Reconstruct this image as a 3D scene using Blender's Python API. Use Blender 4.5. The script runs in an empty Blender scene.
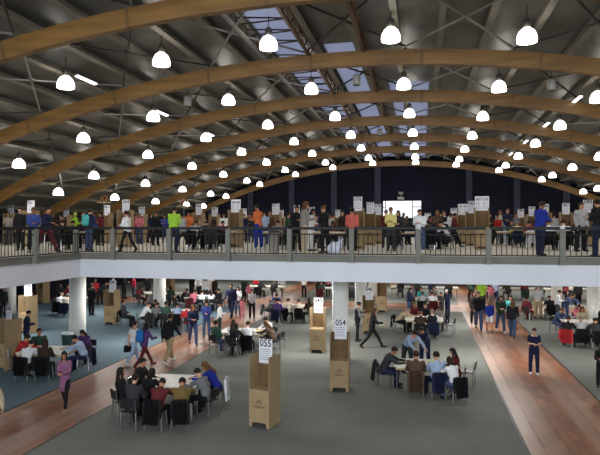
import bpy, bmesh, math, random
from mathutils import Vector, Matrix
R = random.Random(7)
S = bpy.context.scene
COL = S.collection

# ------------------------------------------------------------------ camera, world, lights, exposure
TH = math.atan(121.5 / 583.0)
cam = bpy.data.cameras.new('camera')
cam.lens = 583.0 / 600.0 * 36.0
cam.sensor_width = 36.0
cam.clip_end = 400
camo = bpy.data.objects.new('camera', cam)
COL.objects.link(camo)
HG = 4.9            # camera height above the hall floor
HD = 0.92           # camera height above the balcony deck
camo.location = (0, 0, HG)
camo.rotation_euler = (math.pi / 2, 0, TH)
S.camera = camo
S.view_settings.view_transform = 'Standard'
S.view_settings.look = 'None'
S.view_settings.gamma = 1
S.view_settings.exposure = 0.0
S.view_settings.use_curve_mapping = False

world = bpy.data.worlds.new('overcast_sky')
S.world = world
world.use_nodes = True
world.node_tree.nodes['Background'].inputs[0].default_value = (0.90, 0.94, 1.0, 1)
world.node_tree.nodes['Background'].inputs[1].default_value = 1.6


def area(name, loc, rot, sx, sy, power, color):
    l = bpy.data.lights.new(name, 'AREA')
    l.shape = 'RECTANGLE'
    l.size = sx
    l.size_y = sy
    l.energy = power
    l.color = color
    o = bpy.data.objects.new(name, l)
    o.location = loc
    o.rotation_euler = rot
    COL.objects.link(o)
    return o


# daylight entering through the glazed front behind the photographer
area('front_window_daylight', (-2, -10.5, 7.0), (math.radians(66), 0, 0), 34, 6, 4600, (0.86, 0.93, 1.0))
# ceiling lights under the balcony slab
for ix, lx in enumerate((-18, -11.2, -4, 2.6, 9.5, 16)):
    for iy, ly in enumerate((22.5, 30, 38, 46)):
        area('under_balcony_light', (lx, ly, 3.08), (0, 0, 0), 2.4, 1.2, 200, (1.0, 0.97, 0.93))
for ly in (2, 9, 15):
    area('under_balcony_light', (-18, ly, 3.08), (0, 0, 0), 2.4, 1.2, 110, (1.0, 0.97, 0.93))


# ------------------------------------------------------------------ materials
def mat(name, col, rough=0.6, metal=0.0, var=0.0, scale=8.0, bump=0.0, bscale=60.0, spec=0.5, emit=0.0, stretch=None):
    m = bpy.data.materials.new(name)
    m.use_nodes = True
    nt = m.node_tree
    b = nt.nodes['Principled BSDF']
    b.inputs['Roughness'].default_value = rough
    b.inputs['Metallic'].default_value = metal
    b.inputs['Specular IOR Level'].default_value = spec
    b.inputs['Base Color'].default_value = (*col, 1)
    if emit:
        b.inputs['Emission Color'].default_value = (*col, 1)
        b.inputs['Emission Strength'].default_value = emit
    if var or bump:
        tc = nt.nodes.new('ShaderNodeTexCoord')
        mp = nt.nodes.new('ShaderNodeMapping')
        if stretch:
            mp.inputs['Scale'].default_value = stretch
        nt.links.new(tc.outputs['Object'], mp.inputs[0])
    if var:
        n = nt.nodes.new('ShaderNodeTexNoise')
        n.inputs['Scale'].default_value = scale
        n.inputs['Detail'].default_value = 5
        nt.links.new(mp.outputs[0], n.inputs['Vector'])
        r = nt.nodes.new('ShaderNodeValToRGB')
        r.color_ramp.elements[0].position = 0.3
        r.color_ramp.elements[1].position = 0.7
        r.color_ramp.elements[0].color = (*[max(0, c * (1 - var)) for c in col], 1)
        r.color_ramp.elements[1].color = (*[min(1, c * (1 + var)) for c in col], 1)
        nt.links.new(n.outputs[0], r.inputs[0])
        nt.links.new(r.outputs[0], b.inputs['Base Color'])
    if bump:
        n2 = nt.nodes.new('ShaderNodeTexNoise')
        n2.inputs['Scale'].default_value = bscale
        nt.links.new(mp.outputs[0], n2.inputs['Vector'])
        bp = nt.nodes.new('ShaderNodeBump')
        bp.inputs['Strength'].default_value = bump
        bp.inputs['Distance'].default_value = 0.02
        nt.links.new(n2.outputs[0], bp.inputs['Height'])
        nt.links.new(bp.outputs[0], b.inputs['Normal'])
    return m


def srgb(r, g, b):
    f = lambda c: ((c / 255.0) / 12.92) if c / 255.0 <= 0.04045 else (((c / 255.0) + 0.055) / 1.055) ** 2.4
    return (f(r), f(g), f(b))


M = {}
M['wood'] = mat('laminated_timber', srgb(132, 97, 50), 0.45, var=0.28, scale=1.6, bump=0.15, bscale=6, stretch=(0.35, 1, 3.5))
M['clip'] = mat('arch_joint_steel', srgb(112, 86, 52), 0.5, 0.2, var=0.2)
M['steel'] = mat('galvanised_steel', srgb(150, 149, 144), 0.5, 0.25, var=0.15, scale=3)
M['dsteel'] = mat('dark_steel', srgb(66, 62, 60), 0.5, 0.4, var=0.15, scale=3)
M['warm_steel'] = mat('warm_lit_brown_steel', srgb(92, 68, 50), 0.55, 0.2, var=0.25, scale=5)  # brown tone stands for warm lamplight on the lattice steel
M['pur'] = mat('roof_purlin_steel', srgb(128, 124, 114), 0.6, 0.05, var=0.15, scale=2)
M['black'] = mat('black_painted_metal', srgb(14, 15, 17), 0.6, 0.0, var=0.1)
M['post'] = mat('railing_post_paint', srgb(128, 128, 120), 0.7, var=0.12, scale=9, bump=0.05)
M['kerb'] = mat('kerb_paint', srgb(124, 123, 115), 0.75, var=0.12, scale=2, bump=0.05)
M['fascia'] = mat('fascia_plaster', srgb(234, 238, 246), 0.7, var=0.05, scale=0.8)
M['colm'] = mat('column_paint', srgb(242, 242, 236), 0.55, var=0.05, scale=2)
M['deck'] = mat('balcony_floor_vinyl', srgb(196, 191, 178), 0.45, var=0.1, scale=0.7)
M['slab'] = mat('slab_soffit', srgb(190, 190, 186), 0.8, var=0.05, scale=1)
M['navy'] = mat('navy_cladding', srgb(15, 19, 36), 0.75, 0.0, var=0.2, scale=0.6, bump=0.1, bscale=3, spec=0.2)
M['navycol'] = mat('navy_column_paint', srgb(28, 30, 56), 0.6, var=0.12, scale=1)
M['card'] = mat('corrugated_cardboard', srgb(158, 136, 102), 0.85, var=0.08, scale=5, bump=0.06, bscale=90)
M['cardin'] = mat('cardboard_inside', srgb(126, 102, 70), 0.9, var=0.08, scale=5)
M['print'] = mat('brown_print', srgb(84, 66, 48), 0.8)
M['sign'] = mat('white_placard', srgb(232, 232, 236), 0.6, var=0.03, scale=4)
M['ink'] = mat('dark_ink', srgb(24, 28, 52), 0.7)
M['ink2'] = mat('pale_blue_ink', srgb(120, 126, 168), 0.7)
M['ink3'] = mat('green_ink', srgb(104, 112, 96), 0.7)
M['paper'] = mat('paper', srgb(240, 240, 236), 0.7, var=0.03, scale=9)
M['ypaper'] = mat('yellow_paper', srgb(232, 236, 168), 0.7)
M['table'] = mat('white_table_laminate', srgb(232, 230, 220), 0.4, var=0.03, scale=3)
M['tedge'] = mat('beech_edge', srgb(196, 172, 128), 0.5, var=0.1)
M['chrome'] = mat('chrome_tube', srgb(200, 200, 200), 0.22, 0.95, var=0.04)
M['plastic'] = mat('black_chair_plastic', srgb(30, 30, 34), 0.45, var=0.1)
M['eye'] = mat('dark_eye', srgb(30, 22, 18), 0.3)
M['lip'] = mat('lip', srgb(140, 78, 70), 0.6)
M['bin'] = mat('green_grey_bin_plastic', srgb(74, 98, 94), 0.5, var=0.08)
M['binlid'] = mat('bin_liner', srgb(206, 214, 210), 0.5)
M['lamp_neck'] = mat('lamp_ballast', srgb(112, 108, 104), 0.4, 0.5, var=0.1)
M['lampglow'] = mat('glowing_lamp_refractor', (1.0, 0.93, 0.84), 0.4, emit=8.0)
M['tube'] = mat('fluorescent_tube', (0.95, 0.97, 1.0), 0.4, emit=4.0)
M['spk'] = mat('grey_speaker_shell', srgb(158, 156, 150), 0.5, 0.2, var=0.08)
M['orange'] = mat('orange_paint', srgb(214, 128, 66), 0.5, var=0.1)
M['basin'] = mat('white_bag_plastic', srgb(206, 212, 232), 0.4, var=0.08, scale=6)
CM = {}


def cloth(rgb, rough=0.85):
    k = (rgb, rough)
    if k not in CM:
        CM[k] = mat('fabric_%d_%d_%d' % rgb, srgb(*rgb), rough, var=0.14, scale=7, bump=0.2, bscale=22, spec=0.25)
    return CM[k]


# carpet with slow wear patches
def carpet(name, c1, c2, scale):
    m = bpy.data.materials.new(name)
    m.use_nodes = True
    nt = m.node_tree
    b = nt.nodes['Principled BSDF']
    b.inputs['Roughness'].default_value = 0.92
    b.inputs['Specular IOR Level'].default_value = 0.25
    tc = nt.nodes.new('ShaderNodeTexCoord')
    n1 = nt.nodes.new('ShaderNodeTexNoise')
    n1.inputs['Scale'].default_value = scale
    n1.inputs['Detail'].default_value = 6
    n2 = nt.nodes.new('ShaderNodeTexNoise')
    n2.inputs['Scale'].default_value = 140
    mx = nt.nodes.new('ShaderNodeMath')
    mx.operation = 'MULTIPLY_ADD'
    mx.inputs[1].default_value = 0.35
    nt.links.new(tc.outputs['Object'], n1.inputs['Vector'])
    nt.links.new(tc.outputs['Object'], n2.inputs['Vector'])
    nt.links.new(n2.outputs[0], mx.inputs[0])
    nt.links.new(n1.outputs[0], mx.inputs[2])
    r = nt.nodes.new('ShaderNodeValToRGB')
    r.color_ramp.elements[0].position = 0.45
    r.color_ramp.elements[1].position = 0.9
    r.color_ramp.elements[0].color = (*c1, 1)
    r.color_ramp.elements[1].color = (*c2, 1)
    nt.links.new(mx.outputs[0], r.inputs[0])
    nt.links.new(r.outputs[0], b.inputs['Base Color'])
    bp = nt.nodes.new('ShaderNodeBump')
    bp.inputs['Strength'].default_value = 0.2
    bp.inputs['Distance'].default_value = 0.005
    nt.links.new(n2.outputs[0], bp.inputs['Height'])
    nt.links.new(bp.outputs[0], b.inputs['Normal'])
    return m


M['carpet'] = carpet('grey_carpet', srgb(98, 101, 98), srgb(124, 127, 120), 0.35)
M['carpet2'] = carpet('blue_grey_carpet', srgb(78, 97, 108), srgb(96, 115, 124), 0.35)


def tiles():
    m = bpy.data.materials.new('glazed_brick_paving')
    m.use_nodes = True
    nt = m.node_tree
    b = nt.nodes['Principled BSDF']
    tc = nt.nodes.new('ShaderNodeTexCoord')
    mp = nt.nodes.new('ShaderNodeMapping')
    mp.inputs['Rotation'].default_value = (0, 0, math.pi / 2)
    nt.links.new(tc.outputs['Object'], mp.inputs[0])
    br = nt.nodes.new('ShaderNodeTexBrick')
    br.inputs['Scale'].default_value = 1.0
    br.inputs['Brick Width'].default_value = 0.6
    br.inputs['Row Height'].default_value = 0.2
    br.inputs['Mortar Size'].default_value = 0.008
    br.inputs['Color1'].default_value = (*srgb(166, 104, 70), 1)
    br.inputs['Color2'].default_value = (*srgb(118, 74, 52), 1)
    br.inputs['Mortar'].default_value = (*srgb(84, 62, 50), 1)
    nt.links.new(mp.outputs[0], br.inputs['Vector'])
    # lanes of paler paving along the walkway
    sx = nt.nodes.new('ShaderNodeSeparateXYZ')
    nt.links.new(tc.outputs['Object'], sx.inputs[0])
    rm = nt.nodes.new('ShaderNodeValToRGB')
    rm.color_ramp.interpolation = 'EASE'
    e = rm.color_ramp.elements
    e[0].position = 0.0
    e[0].color = (0.7, 0.7, 0.7, 1)
    e[1].position = 1.0
    e[1].color = (0.1, 0.1, 0.1, 1)
    for p, v in ((0.12, 0.75), (0.14, 0.05), (0.165, 0.55), (0.29, 0.45), (0.34, 0.06), (0.54, 0.0), (0.59, 0.5), (0.69, 0.6), (0.70, 0.1), (0.72, 0.6), (0.80, 0.6), (0.85, 0.12)):
        k = e.new(p)
        k.color = (v, v, v, 1)
    mr = nt.nodes.new('ShaderNodeMapRange')
    mr.inputs['From Min'].default_value = -1.3
    mr.inputs['From Max'].default_value = 1.3
    nt.links.new(sx.outputs['X'], mr.inputs['Value'])
    nt.links.new(mr.outputs[0], rm.inputs[0])
    mx = nt.nodes.new('ShaderNodeMixRGB')
    mx.inputs[2].default_value = (*srgb(176, 146, 126), 1)
    nt.links.new(rm.outputs[0], mx.inputs[0])
    nt.links.new(br.outputs[0], mx.inputs[1])
    n = nt.nodes.new('ShaderNodeTexNoise')
    n.inputs['Scale'].default_value = 0.9
    n.inputs['Detail'].default_value = 5
    nt.links.new(tc.outputs['Object'], n.inputs['Vector'])
    mv = nt.nodes.new('ShaderNodeMixRGB')
    mv.blend_type = 'MULTIPLY'
    mv.inputs[0].default_value = 0.5
    nt.links.new(mx.outputs[0], mv.inputs[1])
    nt.links.new(n.outputs[0], mv.inputs[2])
    nt.links.new(mv.outputs[0], b.inputs['Base Color'])
    rr = nt.nodes.new('ShaderNodeMapRange')
    rr.inputs['To Min'].default_value = 0.32
    rr.inputs['To Max'].default_value = 0.42
    nt.links.new(n.outputs[0], rr.inputs['Value'])
    nt.links.new(rr.outputs[0], b.inputs['Roughness'])
    return m


M['brick'] = tiles()


def roofmat():
    m = bpy.data.materials.new('corrugated_roof_sheet')
    m.use_nodes = True
    nt = m.node_tree
    b = nt.nodes['Principled BSDF']
    b.inputs['Metallic'].default_value = 0.25
    b.inputs['Roughness'].default_value = 0.4
    tc = nt.nodes.new('ShaderNodeTexCoord')
    w = nt.nodes.new('ShaderNodeTexWave')
    w.bands_direction = 'Y'
    w.inputs['Scale'].default_value = 1.3
    nt.links.new(tc.outputs['Object'], w.inputs['Vector'])
    bp = nt.nodes.new('ShaderNodeBump')
    bp.inputs['Strength'].default_value = 0.12
    bp.inputs['Distance'].default_value = 0.01
    nt.links.new(w.outputs['Fac'], bp.inputs['Height'])
    nt.links.new(bp.outputs[0], b.inputs['Normal'])
    n = nt.nodes.new('ShaderNodeTexNoise')
    n.inputs['Scale'].default_value = 0.7
    n.inputs['Detail'].default_value = 4
    nt.links.new(tc.outputs['Object'], n.inputs['Vector'])
    r = nt.nodes.new('ShaderNodeValToRGB')
    r.color_ramp.elements[0].position = 0.35
    r.color_ramp.elements[1].position = 0.65
    r.color_ramp.elements[0].color = (*srgb(76, 78, 78), 1)
    r.color_ramp.elements[1].color = (*srgb(102, 102, 99), 1)
    nt.links.new(n.outputs[0], r.inputs[0])
    nt.links.new(r.outputs[0], b.inputs['Base Color'])
    return m


M['roof'] = roofmat()
sk = bpy.data.materials.new('translucent_roof_sheet')
sk.use_nodes = True
_nt = sk.node_tree
_nt.nodes.remove(_nt.nodes['Principled BSDF'])
_t = _nt.nodes.new('ShaderNodeBsdfTranslucent')
_t.inputs[0].default_value = (*srgb(196, 200, 216), 1)
_d = _nt.nodes.new('ShaderNodeBsdfDiffuse')
_d.inputs[0].default_value = (*srgb(150, 154, 170), 1)
_m = _nt.nodes.new('ShaderNodeMixShader')
_m.inputs[0].default_value = 0.35
_nt.links.new(_t.outputs[0], _m.inputs[1])
_nt.links.new(_d.outputs[0], _m.inputs[2])
_nt.links.new(_m.outputs[0], _nt.nodes['Material Output'].inputs[0])
M['sky'] = sk
gl = bpy.data.materials.new('window_glass')
gl.use_nodes = True
_b = gl.node_tree.nodes['Principled BSDF']
_b.inputs['Transmission Weight'].default_value = 1.0
_b.inputs['Roughness'].default_value = 0.0
_b.inputs['IOR'].default_value = 1.02
M['glass'] = gl


# ------------------------------------------------------------------ mesh helpers
def link(name, bm, m, parent=None, smooth=False, mats=None):
    me = bpy.data.meshes.new(name)
    bmesh.ops.recalc_face_normals(bm, faces=bm.faces[:])
    bm.to_mesh(me)
    bm.free()
    for q in (mats or [m]):
        me.materials.append(q)
    if smooth:
        for p in me.polygons:
            p.use_smooth = True
    o = bpy.data.objects.new(name, me)
    COL.objects.link(o)
    if parent:
        o.parent = parent
    return o


def inst(name, me, parent=None, m=None, loc=None, rotz=None):
    o = bpy.data.objects.new(name, me)
    COL.objects.link(o)
    if parent:
        o.parent = parent
    if m is not None:
        o.material_slots[0].link = 'OBJECT'
        o.material_slots[0].material = m
    if loc:
        o.location = loc
    if rotz:
        o.rotation_euler = (0, 0, rotz)
    return o


USED = {}


def tag(o, label, cat, group=None, kind=None):
    o['label'] = label
    o['category'] = cat
    if group:
        o['group'] = group
    if kind:
        o['kind'] = kind
    n = len(label.split())
    if n < 4 or n > 16:
        print('LABEL LENGTH', n, label)
    if label in USED and not (group and USED[label] == group):
        print('DUP LABEL', label)
    USED[label] = group
    return o


def struct(o):
    o['kind'] = 'structure'
    return o


def empty(name, loc, rz=0.0):
    o = bpy.data.objects.new(name, None)
    o.empty_display_size = 0.2
    o.location = loc
    o.rotation_euler = (0, 0, rz)
    COL.objects.link(o)
    return o


def box(bm, x0, x1, y0, y1, z0, z1, mtx=None, mi=0):
    vs = [bm.verts.new(Vector(p) if mtx is None else mtx @ Vector(p)) for p in
          ((x0, y0, z0), (x1, y0, z0), (x1, y1, z0), (x0, y1, z0), (x0, y0, z1), (x1, y0, z1), (x1, y1, z1), (x0, y1, z1))]
    for f in ((0, 3, 2, 1), (4, 5, 6, 7), (0, 1, 5, 4), (1, 2, 6, 5), (2, 3, 7, 6), (3, 0, 4, 7)):
        fc = bm.faces.new([vs[i] for i in f])
        fc.material_index = mi
    return vs


def frame_of(d):
    d = d.normalized()
    a = Vector((1, 0, 0)) if abs(d.x) < 0.9 else Vector((0, 1, 0))
    u = d.cross(a).normalized()
    return u, d.cross(u).normalized()


def tube(bm, pts, rads, seg=8, cap=True):
    """tapered tube through points"""
    rings = []
    n = len(pts)
    pts = [Vector(p) for p in pts]
    u = None
    for i, p in enumerate(pts):
        d = (pts[min(i + 1, n - 1)] - pts[max(i - 1, 0)]).normalized()
        if u is None:
            u, v = frame_of(d)
        else:
            u = (u - d * u.dot(d))
            u = u.normalized() if u.length > 1e-5 else frame_of(d)[0]
            v = d.cross(u)
        r = rads[i] if isinstance(rads, (list, tuple)) else rads
        rings.append([bm.verts.new(p + (u * math.cos(2 * math.pi * k / seg) + v * math.sin(2 * math.pi * k / seg)) * r) for k in range(seg)])
    for a, b in zip(rings, rings[1:]):
        for k in range(seg):
            bm.faces.new((a[k], a[(k + 1) % seg], b[(k + 1) % seg], b[k]))
    if cap:
        bm.faces.new(rings[0][::-1])
        bm.faces.new(rings[-1])
    return rings


def bar(bm, a, b, w, h):
    a = Vector(a)
    b = Vector(b)
    d = (b - a)
    L = d.length
    u, v = frame_of(d)
    m = Matrix.Identity(4)
    for i in range(3):
        m[i][0] = u[i]
        m[i][1] = v[i]
        m[i][2] = d.normalized()[i]
        m[i][3] = a[i]
    box(bm, -w / 2, w / 2, -h / 2, h / 2, 0, L, m)


def capsule(bm, p0, r0, p1, r1, seg=12, flat=None):
    """closed round-ended tapered limb; flat=(axis vector, factor) squashes it"""
    p0 = Vector(p0)
    p1 = Vector(p1)
    d = (p1 - p0)
    if d.length < 1e-6:
        d = Vector((0, 0, 1e-3))
    dn = d.normalized()
    pts, rr = [], []
    for a in (-80, -50, -25):
        pts.append(p0 + dn * r0 * math.sin(math.radians(a)))
        rr.append(r0 * math.cos(math.radians(a)))
    pts.append(p0)
    rr.append(r0)
    pts.append(p1)
    rr.append(r1)
    for a in (25, 50, 80):
        pts.append(p1 + dn * r1 * math.sin(math.radians(a)))
        rr.append(r1 * math.cos(math.radians(a)))
    rings = tube(bm, pts, rr, seg)
    if flat:
        ax, f = Vector(flat[0]).normalized(), flat[1]
        for rg in rings:
            for v in rg:
                t = (v.co - p0).dot(dn) / max(d.length, 1e-6)
                c = p0 + d * t
                o = v.co - c
                v.co -= ax * o.dot(ax) * (1 - f)


def ellipsoid(bm, c, r, mtx=None, u=14, v=9):
    rings = []
    c = Vector(c)
    for i in range(1, v):
        a = math.pi * i / v
        rings.append([Vector((c.x + r[0] * math.sin(a) * math.cos(2 * math.pi * k / u), c.y + r[1] * math.sin(a) * math.sin(2 * math.pi * k / u), c.z + r[2] * math.cos(a))) for k in range(u)])
    T = (lambda p: p) if mtx is None else (lambda p: mtx @ p)
    vr = [[bm.verts.new(T(p)) for p in g] for g in rings]
    top = bm.verts.new(T(c + Vector((0, 0, r[2]))))
    bot = bm.verts.new(T(c - Vector((0, 0, r[2]))))
    for a, b in zip(vr, vr[1:]):
        for k in range(u):
            bm.faces.new((a[k], b[k], b[(k + 1) % u], a[(k + 1) % u]))
    for k in range(u):
        bm.faces.new((top, vr[0][k], vr[0][(k + 1) % u]))
        bm.faces.new((bot, vr[-1][(k + 1) % u], vr[-1][k]))
    return vr


def lathe(bm, prof, seg=16, mtx=None, c=(0, 0, 0)):
    T = (lambda p: p) if mtx is None else (lambda p: mtx @ p)
    rings = []
    for r, z in prof:
        rings.append([bm.verts.new(T(Vector((c[0] + r * math.cos(2 * math.pi * k / seg), c[1] + r * math.sin(2 * math.pi * k / seg), c[2] + z)))) for k in range(seg)])
    for a, b in zip(rings, rings[1:]):
        for k in range(seg):
            bm.faces.new((a[k], a[(k + 1) % seg], b[(k + 1) % seg], b[k]))
    bm.faces.new(rings[0][::-1])
    bm.faces.new(rings[-1])


# from a place in the photograph to the floor (h = how far that level lies below the eye)
CS, CC = math.sin(TH), math.cos(TH)


def on_floor(x, y, h=HG):
    t = 583.0 * h / (y - 227.5)
    a = (x - 300) / 583.0
    return Vector((t * (-CS + a * CC), t * (CC + a * CS), HG - h))


def at_depth(x, t):
    a = (x - 300) / 583.0
    return t * (-CS + a * CC), t * (CC + a * CS)


ORD = ['first', 'second', 'third', 'fourth', 'fifth', 'sixth', 'seventh', 'eighth', 'ninth', 'tenth', 'eleventh', 'twelfth', 'thirteenth', 'fourteenth', 'fifteenth', 'sixteenth']

# ------------------------------------------------------------------ structure
YE = 55.6           # end wall
YF = 18.3           # balcony front line
XC = -11.65         # balcony corner
ZD = HG - HD        # deck level
ZB = HG - 1.71      # slab bottom
bm = bmesh.new()
box(bm, -25, 20.5, -12, YE, -0.3, 0)
struct(link('floor', bm, mat('screed', srgb(110, 106, 98), 0.8, var=0.05)))


def slab(name, x0, x1, y0, y1, z0, z1, m, origin=None):
    bm = bmesh.new()
    ox, oy = origin or (0, 0)
    box(bm, x0 - ox, x1 - ox, y0 - oy, y1 - oy, z0, z1)
    o = link(name, bm, m)
    o.location = (ox, oy, 0)
    return struct(o)


CX0, CX1, CY0, CY1 = -10.83, 4.9, 35.0, 38.2
# carpets (a few mm proud of the screed) and paved walkways between them
slab('floor_carpet', -8.38, 2.28, -12, CY0, 0, 0.014, M['carpet'])
slab('floor_carpet', -25, CX0, -12, CY0, 0, 0.014, M['carpet2'])
slab('floor_carpet', CX1, 20.5, -12, CY0, 0, 0.014, M['carpet'])
slab('floor_carpet', -8.38, 2.28, CY1, YE, 0, 0.014, M['carpet'])
slab('floor_carpet', -25, CX0, CY1, YE, 0, 0.014, M['carpet'])
slab('floor_carpet', CX1, 20.5, CY1, YE, 0, 0.014, M['carpet'])
slab('floor_paving', CX0, -8.38, -12, YE, 0, 0.008, M['brick'], (-9.6, 0))
slab('floor_paving', 2.28, CX1, -12, YE, 0, 0.008, M['brick'], (3.59, 0))
for xa, xb in ((-25, CX0), (-8.38, 2.28), (CX1, 20.5)):
    bm = bmesh.new()
    L = xb - xa
    box(bm, -1.6, 1.6, -L / 2, L / 2, 0, 0.008)
    o = struct(link('floor_paving', bm, M['brick']))
    o.location = ((xa + xb) / 2, (CY0 + CY1) / 2, 0)
    o.rotation_euler = (0, 0, math.pi / 2)
# dark edging strips of the carpets
k = 3
for x in (-8.38, 2.28, CX1, CX0):
    slab('trim_%d' % k, x - 0.03, x + 0.03, -12, CY0, 0, 0.018, M['dsteel'])
    k += 1

# balcony: deck, kerb, fascia
slab('floor_balcony', XC - 0.0, 20.5, YF, YE, ZB + 0.05, ZD, M['deck'])
slab('floor_balcony', -25, XC, -12, YE, ZB + 0.05, ZD, M['deck'])
slab('trim_1', XC - 0.14, 20.5, YF - 0.14, YF + 0.04, HG - 1.09, HG - 0.88, M['kerb'])
slab('trim_1', XC - 0.04, XC + 0.14, -12, YF - 0.14, HG - 1.09, HG - 0.88, M['kerb'])
slab('trim_2', XC - 0.10, 20.5, YF - 0.10, YF, ZB, HG - 1.09, M['fascia'])
slab('trim_2', XC, XC + 0.10, -12, YF - 0.10, ZB, HG - 1.09, M['fascia'])
slab('ceiling_under_balcony', XC, 20.5, YF, YE, ZB, ZB + 0.05, M['slab'])
slab('ceiling_under_balcony', -25, XC, -12, YE, ZB, ZB + 0.05, M['slab'])

# columns under the balcony
for ry, yy in enumerate((21.5, 29.1, 36.7)):
    for rx, xx in enumerate((-13.75, -2.95, 7.8, -22.9)):
        if rx == 3 and ry != 1:
            continue
        c = empty('column', (xx, yy, 0))
        w = 0.30
        rc = .305
        bm = bmesh.new()
        tube(bm, [(0, 0, .014), (0, 0, ZB)], rc, 28)
        link('shaft', bm, M['colm'], c, True)
        bm = bmesh.new()
        tube(bm, [(0, 0, .014), (0, 0, .13)], rc + .02, 28)
        link('base', bm, M['steel'], c)
        bm = bmesh.new()
        tube(bm, [(-.2, -.27, .13), (-.2, -.27, ZB - .02)], .035, 8)
        link('downpipe', bm, M['colm'], c)
        tag(c, 'round white column under the balcony, %s row, %s' % (('front', 'middle', 'rear')[ry],
            ('left of the left walkway', 'behind the middle booths', 'right of the right walkway', 'at the far left edge')[rx]), 'column')

# walls
zt = 12.5
WX0, WX1, WZ0, WZ1 = -3.62, 0.02, HG + 0.85, HG + 2.56
bm = bmesh.new()
box(bm, -25, WX0, YE, YE + 0.25, 0, zt)
box(bm, WX1, 20.5, YE, YE + 0.25, 0, zt)
box(bm, WX0, WX1, YE, YE + 0.25, 0, WZ0)
box(bm, WX0, WX1, YE, YE + 0.25, WZ1, zt)
for i in range(9):
    z = ZD + 1.0 + i * 0.85
    for a, b in ((-25, WX0), (WX1, 20.5)) if WZ0 - .1 < z < WZ1 + .1 else ((-25, 20.5),):
        box(bm, a, b, YE - 0.06, YE, z, z + 0.08)
struct(link('wall_back', bm, M['navy']))
k = 10
for i in range(-5, 5):
    x = -2.0 + i * 4.15 + 2.1
    if WX0 - 0.3 < x < WX1 + 0.3:
        continue
    slab('trim_%d' % k, x - 0.28, x + 0.28, YE - 0.35, YE - 0.06, ZD, 11.2, M['navycol'])
    k += 1
bm = bmesh.new()
for x in (WX0, -3.35, -0.85, WX1 - 0.06):
    box(bm, x, x + 0.07, YE + 0.02, YE + 0.12, WZ0, WZ1)
for z in (WZ0, WZ1 - 0.06):
    box(bm, WX0, WX1, YE + 0.02, YE + 0.12, z, z + 0.06)
box(bm, -0.85, WX1, YE + 0.02, YE + 0.12, HG + 1.9, HG + 1.96)
box(bm, WX0, -3.3, YE + 0.02, YE + 0.12, HG + 1.9, HG + 1.96)
w = struct(link('window_1', bm, M['dsteel']))
bm = bmesh.new()
box(bm, WX0, WX1, YE + 0.065, YE + 0.075, WZ0, WZ1)
struct(link('window_pane', bm, M['glass'], w))
slab('wall_left', -25.2, -25, -12, YE + 0.25, 0, 7.0, M['navy'])
slab('wall_right', 20.5, 20.7, -12, YE + 0.25, 0, 7.0, M['navy'])
slab('wall_front', -25, 20.5, -12.2, -12, 0, 4.0, M['navy'])

# ------------------------------------------------------------------ roof
AX0, AR, ACR = -2.42, 44.82, HG + 6.0
AY = [14.57 + 6.14 * i for i in range(-4, 6)] + [55.1]


def arc(x, off=0.0):
    """point on the roof curve above x, pushed out by off; returns x, z"""
    r = AR + off
    ph = math.asin((x - AX0) / AR)
    return AX0 + r * math.sin(ph), ACR - AR + r * math.cos(ph)


PHL, PHR = math.asin((-25.0 - AX0) / (AR + .7)), math.asin((20.5 - AX0) / (AR + .7))


def sector(bm, r0, r1, y0, y1, pa, pb, n):
    rows = []
    for i in range(n + 1):
        p = pa + (pb - pa) * i / n
        s_, c_ = math.sin(p), math.cos(p)
        rows.append([bm.verts.new((AX0 + r * s_, y, ACR - AR + r * c_)) for r, y in ((r0, y0), (r1, y0), (r1, y1), (r0, y1))])
    for a, b in zip(rows, rows[1:]):
        for k in range(4):
            bm.faces.new((a[k], a[(k + 1) % 4], b[(k + 1) % 4], b[k]))
    bm.faces.new(rows[0][::-1])
    bm.faces.new(rows[-1])


def phx(x):
    return math.asin((x - AX0) / AR)


# roof deck split by the skylight strips
strips = [(-5.35, -4.15, -12, YE), (-3.5, -2.3, 21, YE), (-1.5, 0.3, 27, YE)]
bm = bmesh.new()
edges = [PHL, phx(-5.35), phx(-4.15), phx(-3.5), phx(-2.3), phx(-1.5), phx(0.3), PHR]
sector(bm, AR + .7, AR + .76, -12, YE, edges[0], edges[1], 26)
sector(bm, AR + .7, AR + .76, -12, YE, edges[2], edges[3], 3)
sector(bm, AR + .7, AR + .76, -12, YE, edges[4], edges[5], 3)
sector(bm, AR + .7, AR + .76, -12, YE, edges[6], edges[7], 26)
sector(bm, AR + .7, AR + .76, -12, 21, edges[3], edges[4], 3)
sector(bm, AR + .7, AR + .76, -12, 27, edges[5], edges[6], 3)
ceil = struct(link('ceiling', bm, M['roof']))
for a, b, y0, y1 in strips:
    bm = bmesh.new()
    sector(bm, AR + .71, AR + .73, y0, y1, phx(a), phx(b), 3)
    struct(link('skylight', bm, M['sky'], ceil))
# gable infill above the end wall is part of wall_back (reaches the roof)
# purlins
x = -23.6
while x < 20:
    if not any(a - 0.1 < x < b + 0.1 and y0 < 0 for a, b, y0, y1 in strips):
        bm = bmesh.new()
        p = phx(x) if abs(x - AX0) < AR else 0
        sector(bm, AR + .46, AR + .68, -12, YE - .1, p - 0.0013, p + 0.0013, 1)
        sector(bm, AR + .46, AR + .48, -12, YE - .1, p - 0.0013, p + 0.0033, 1)
        struct(link('purlin', bm, M['pur'], ceil))
    x += 1.42
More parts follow.
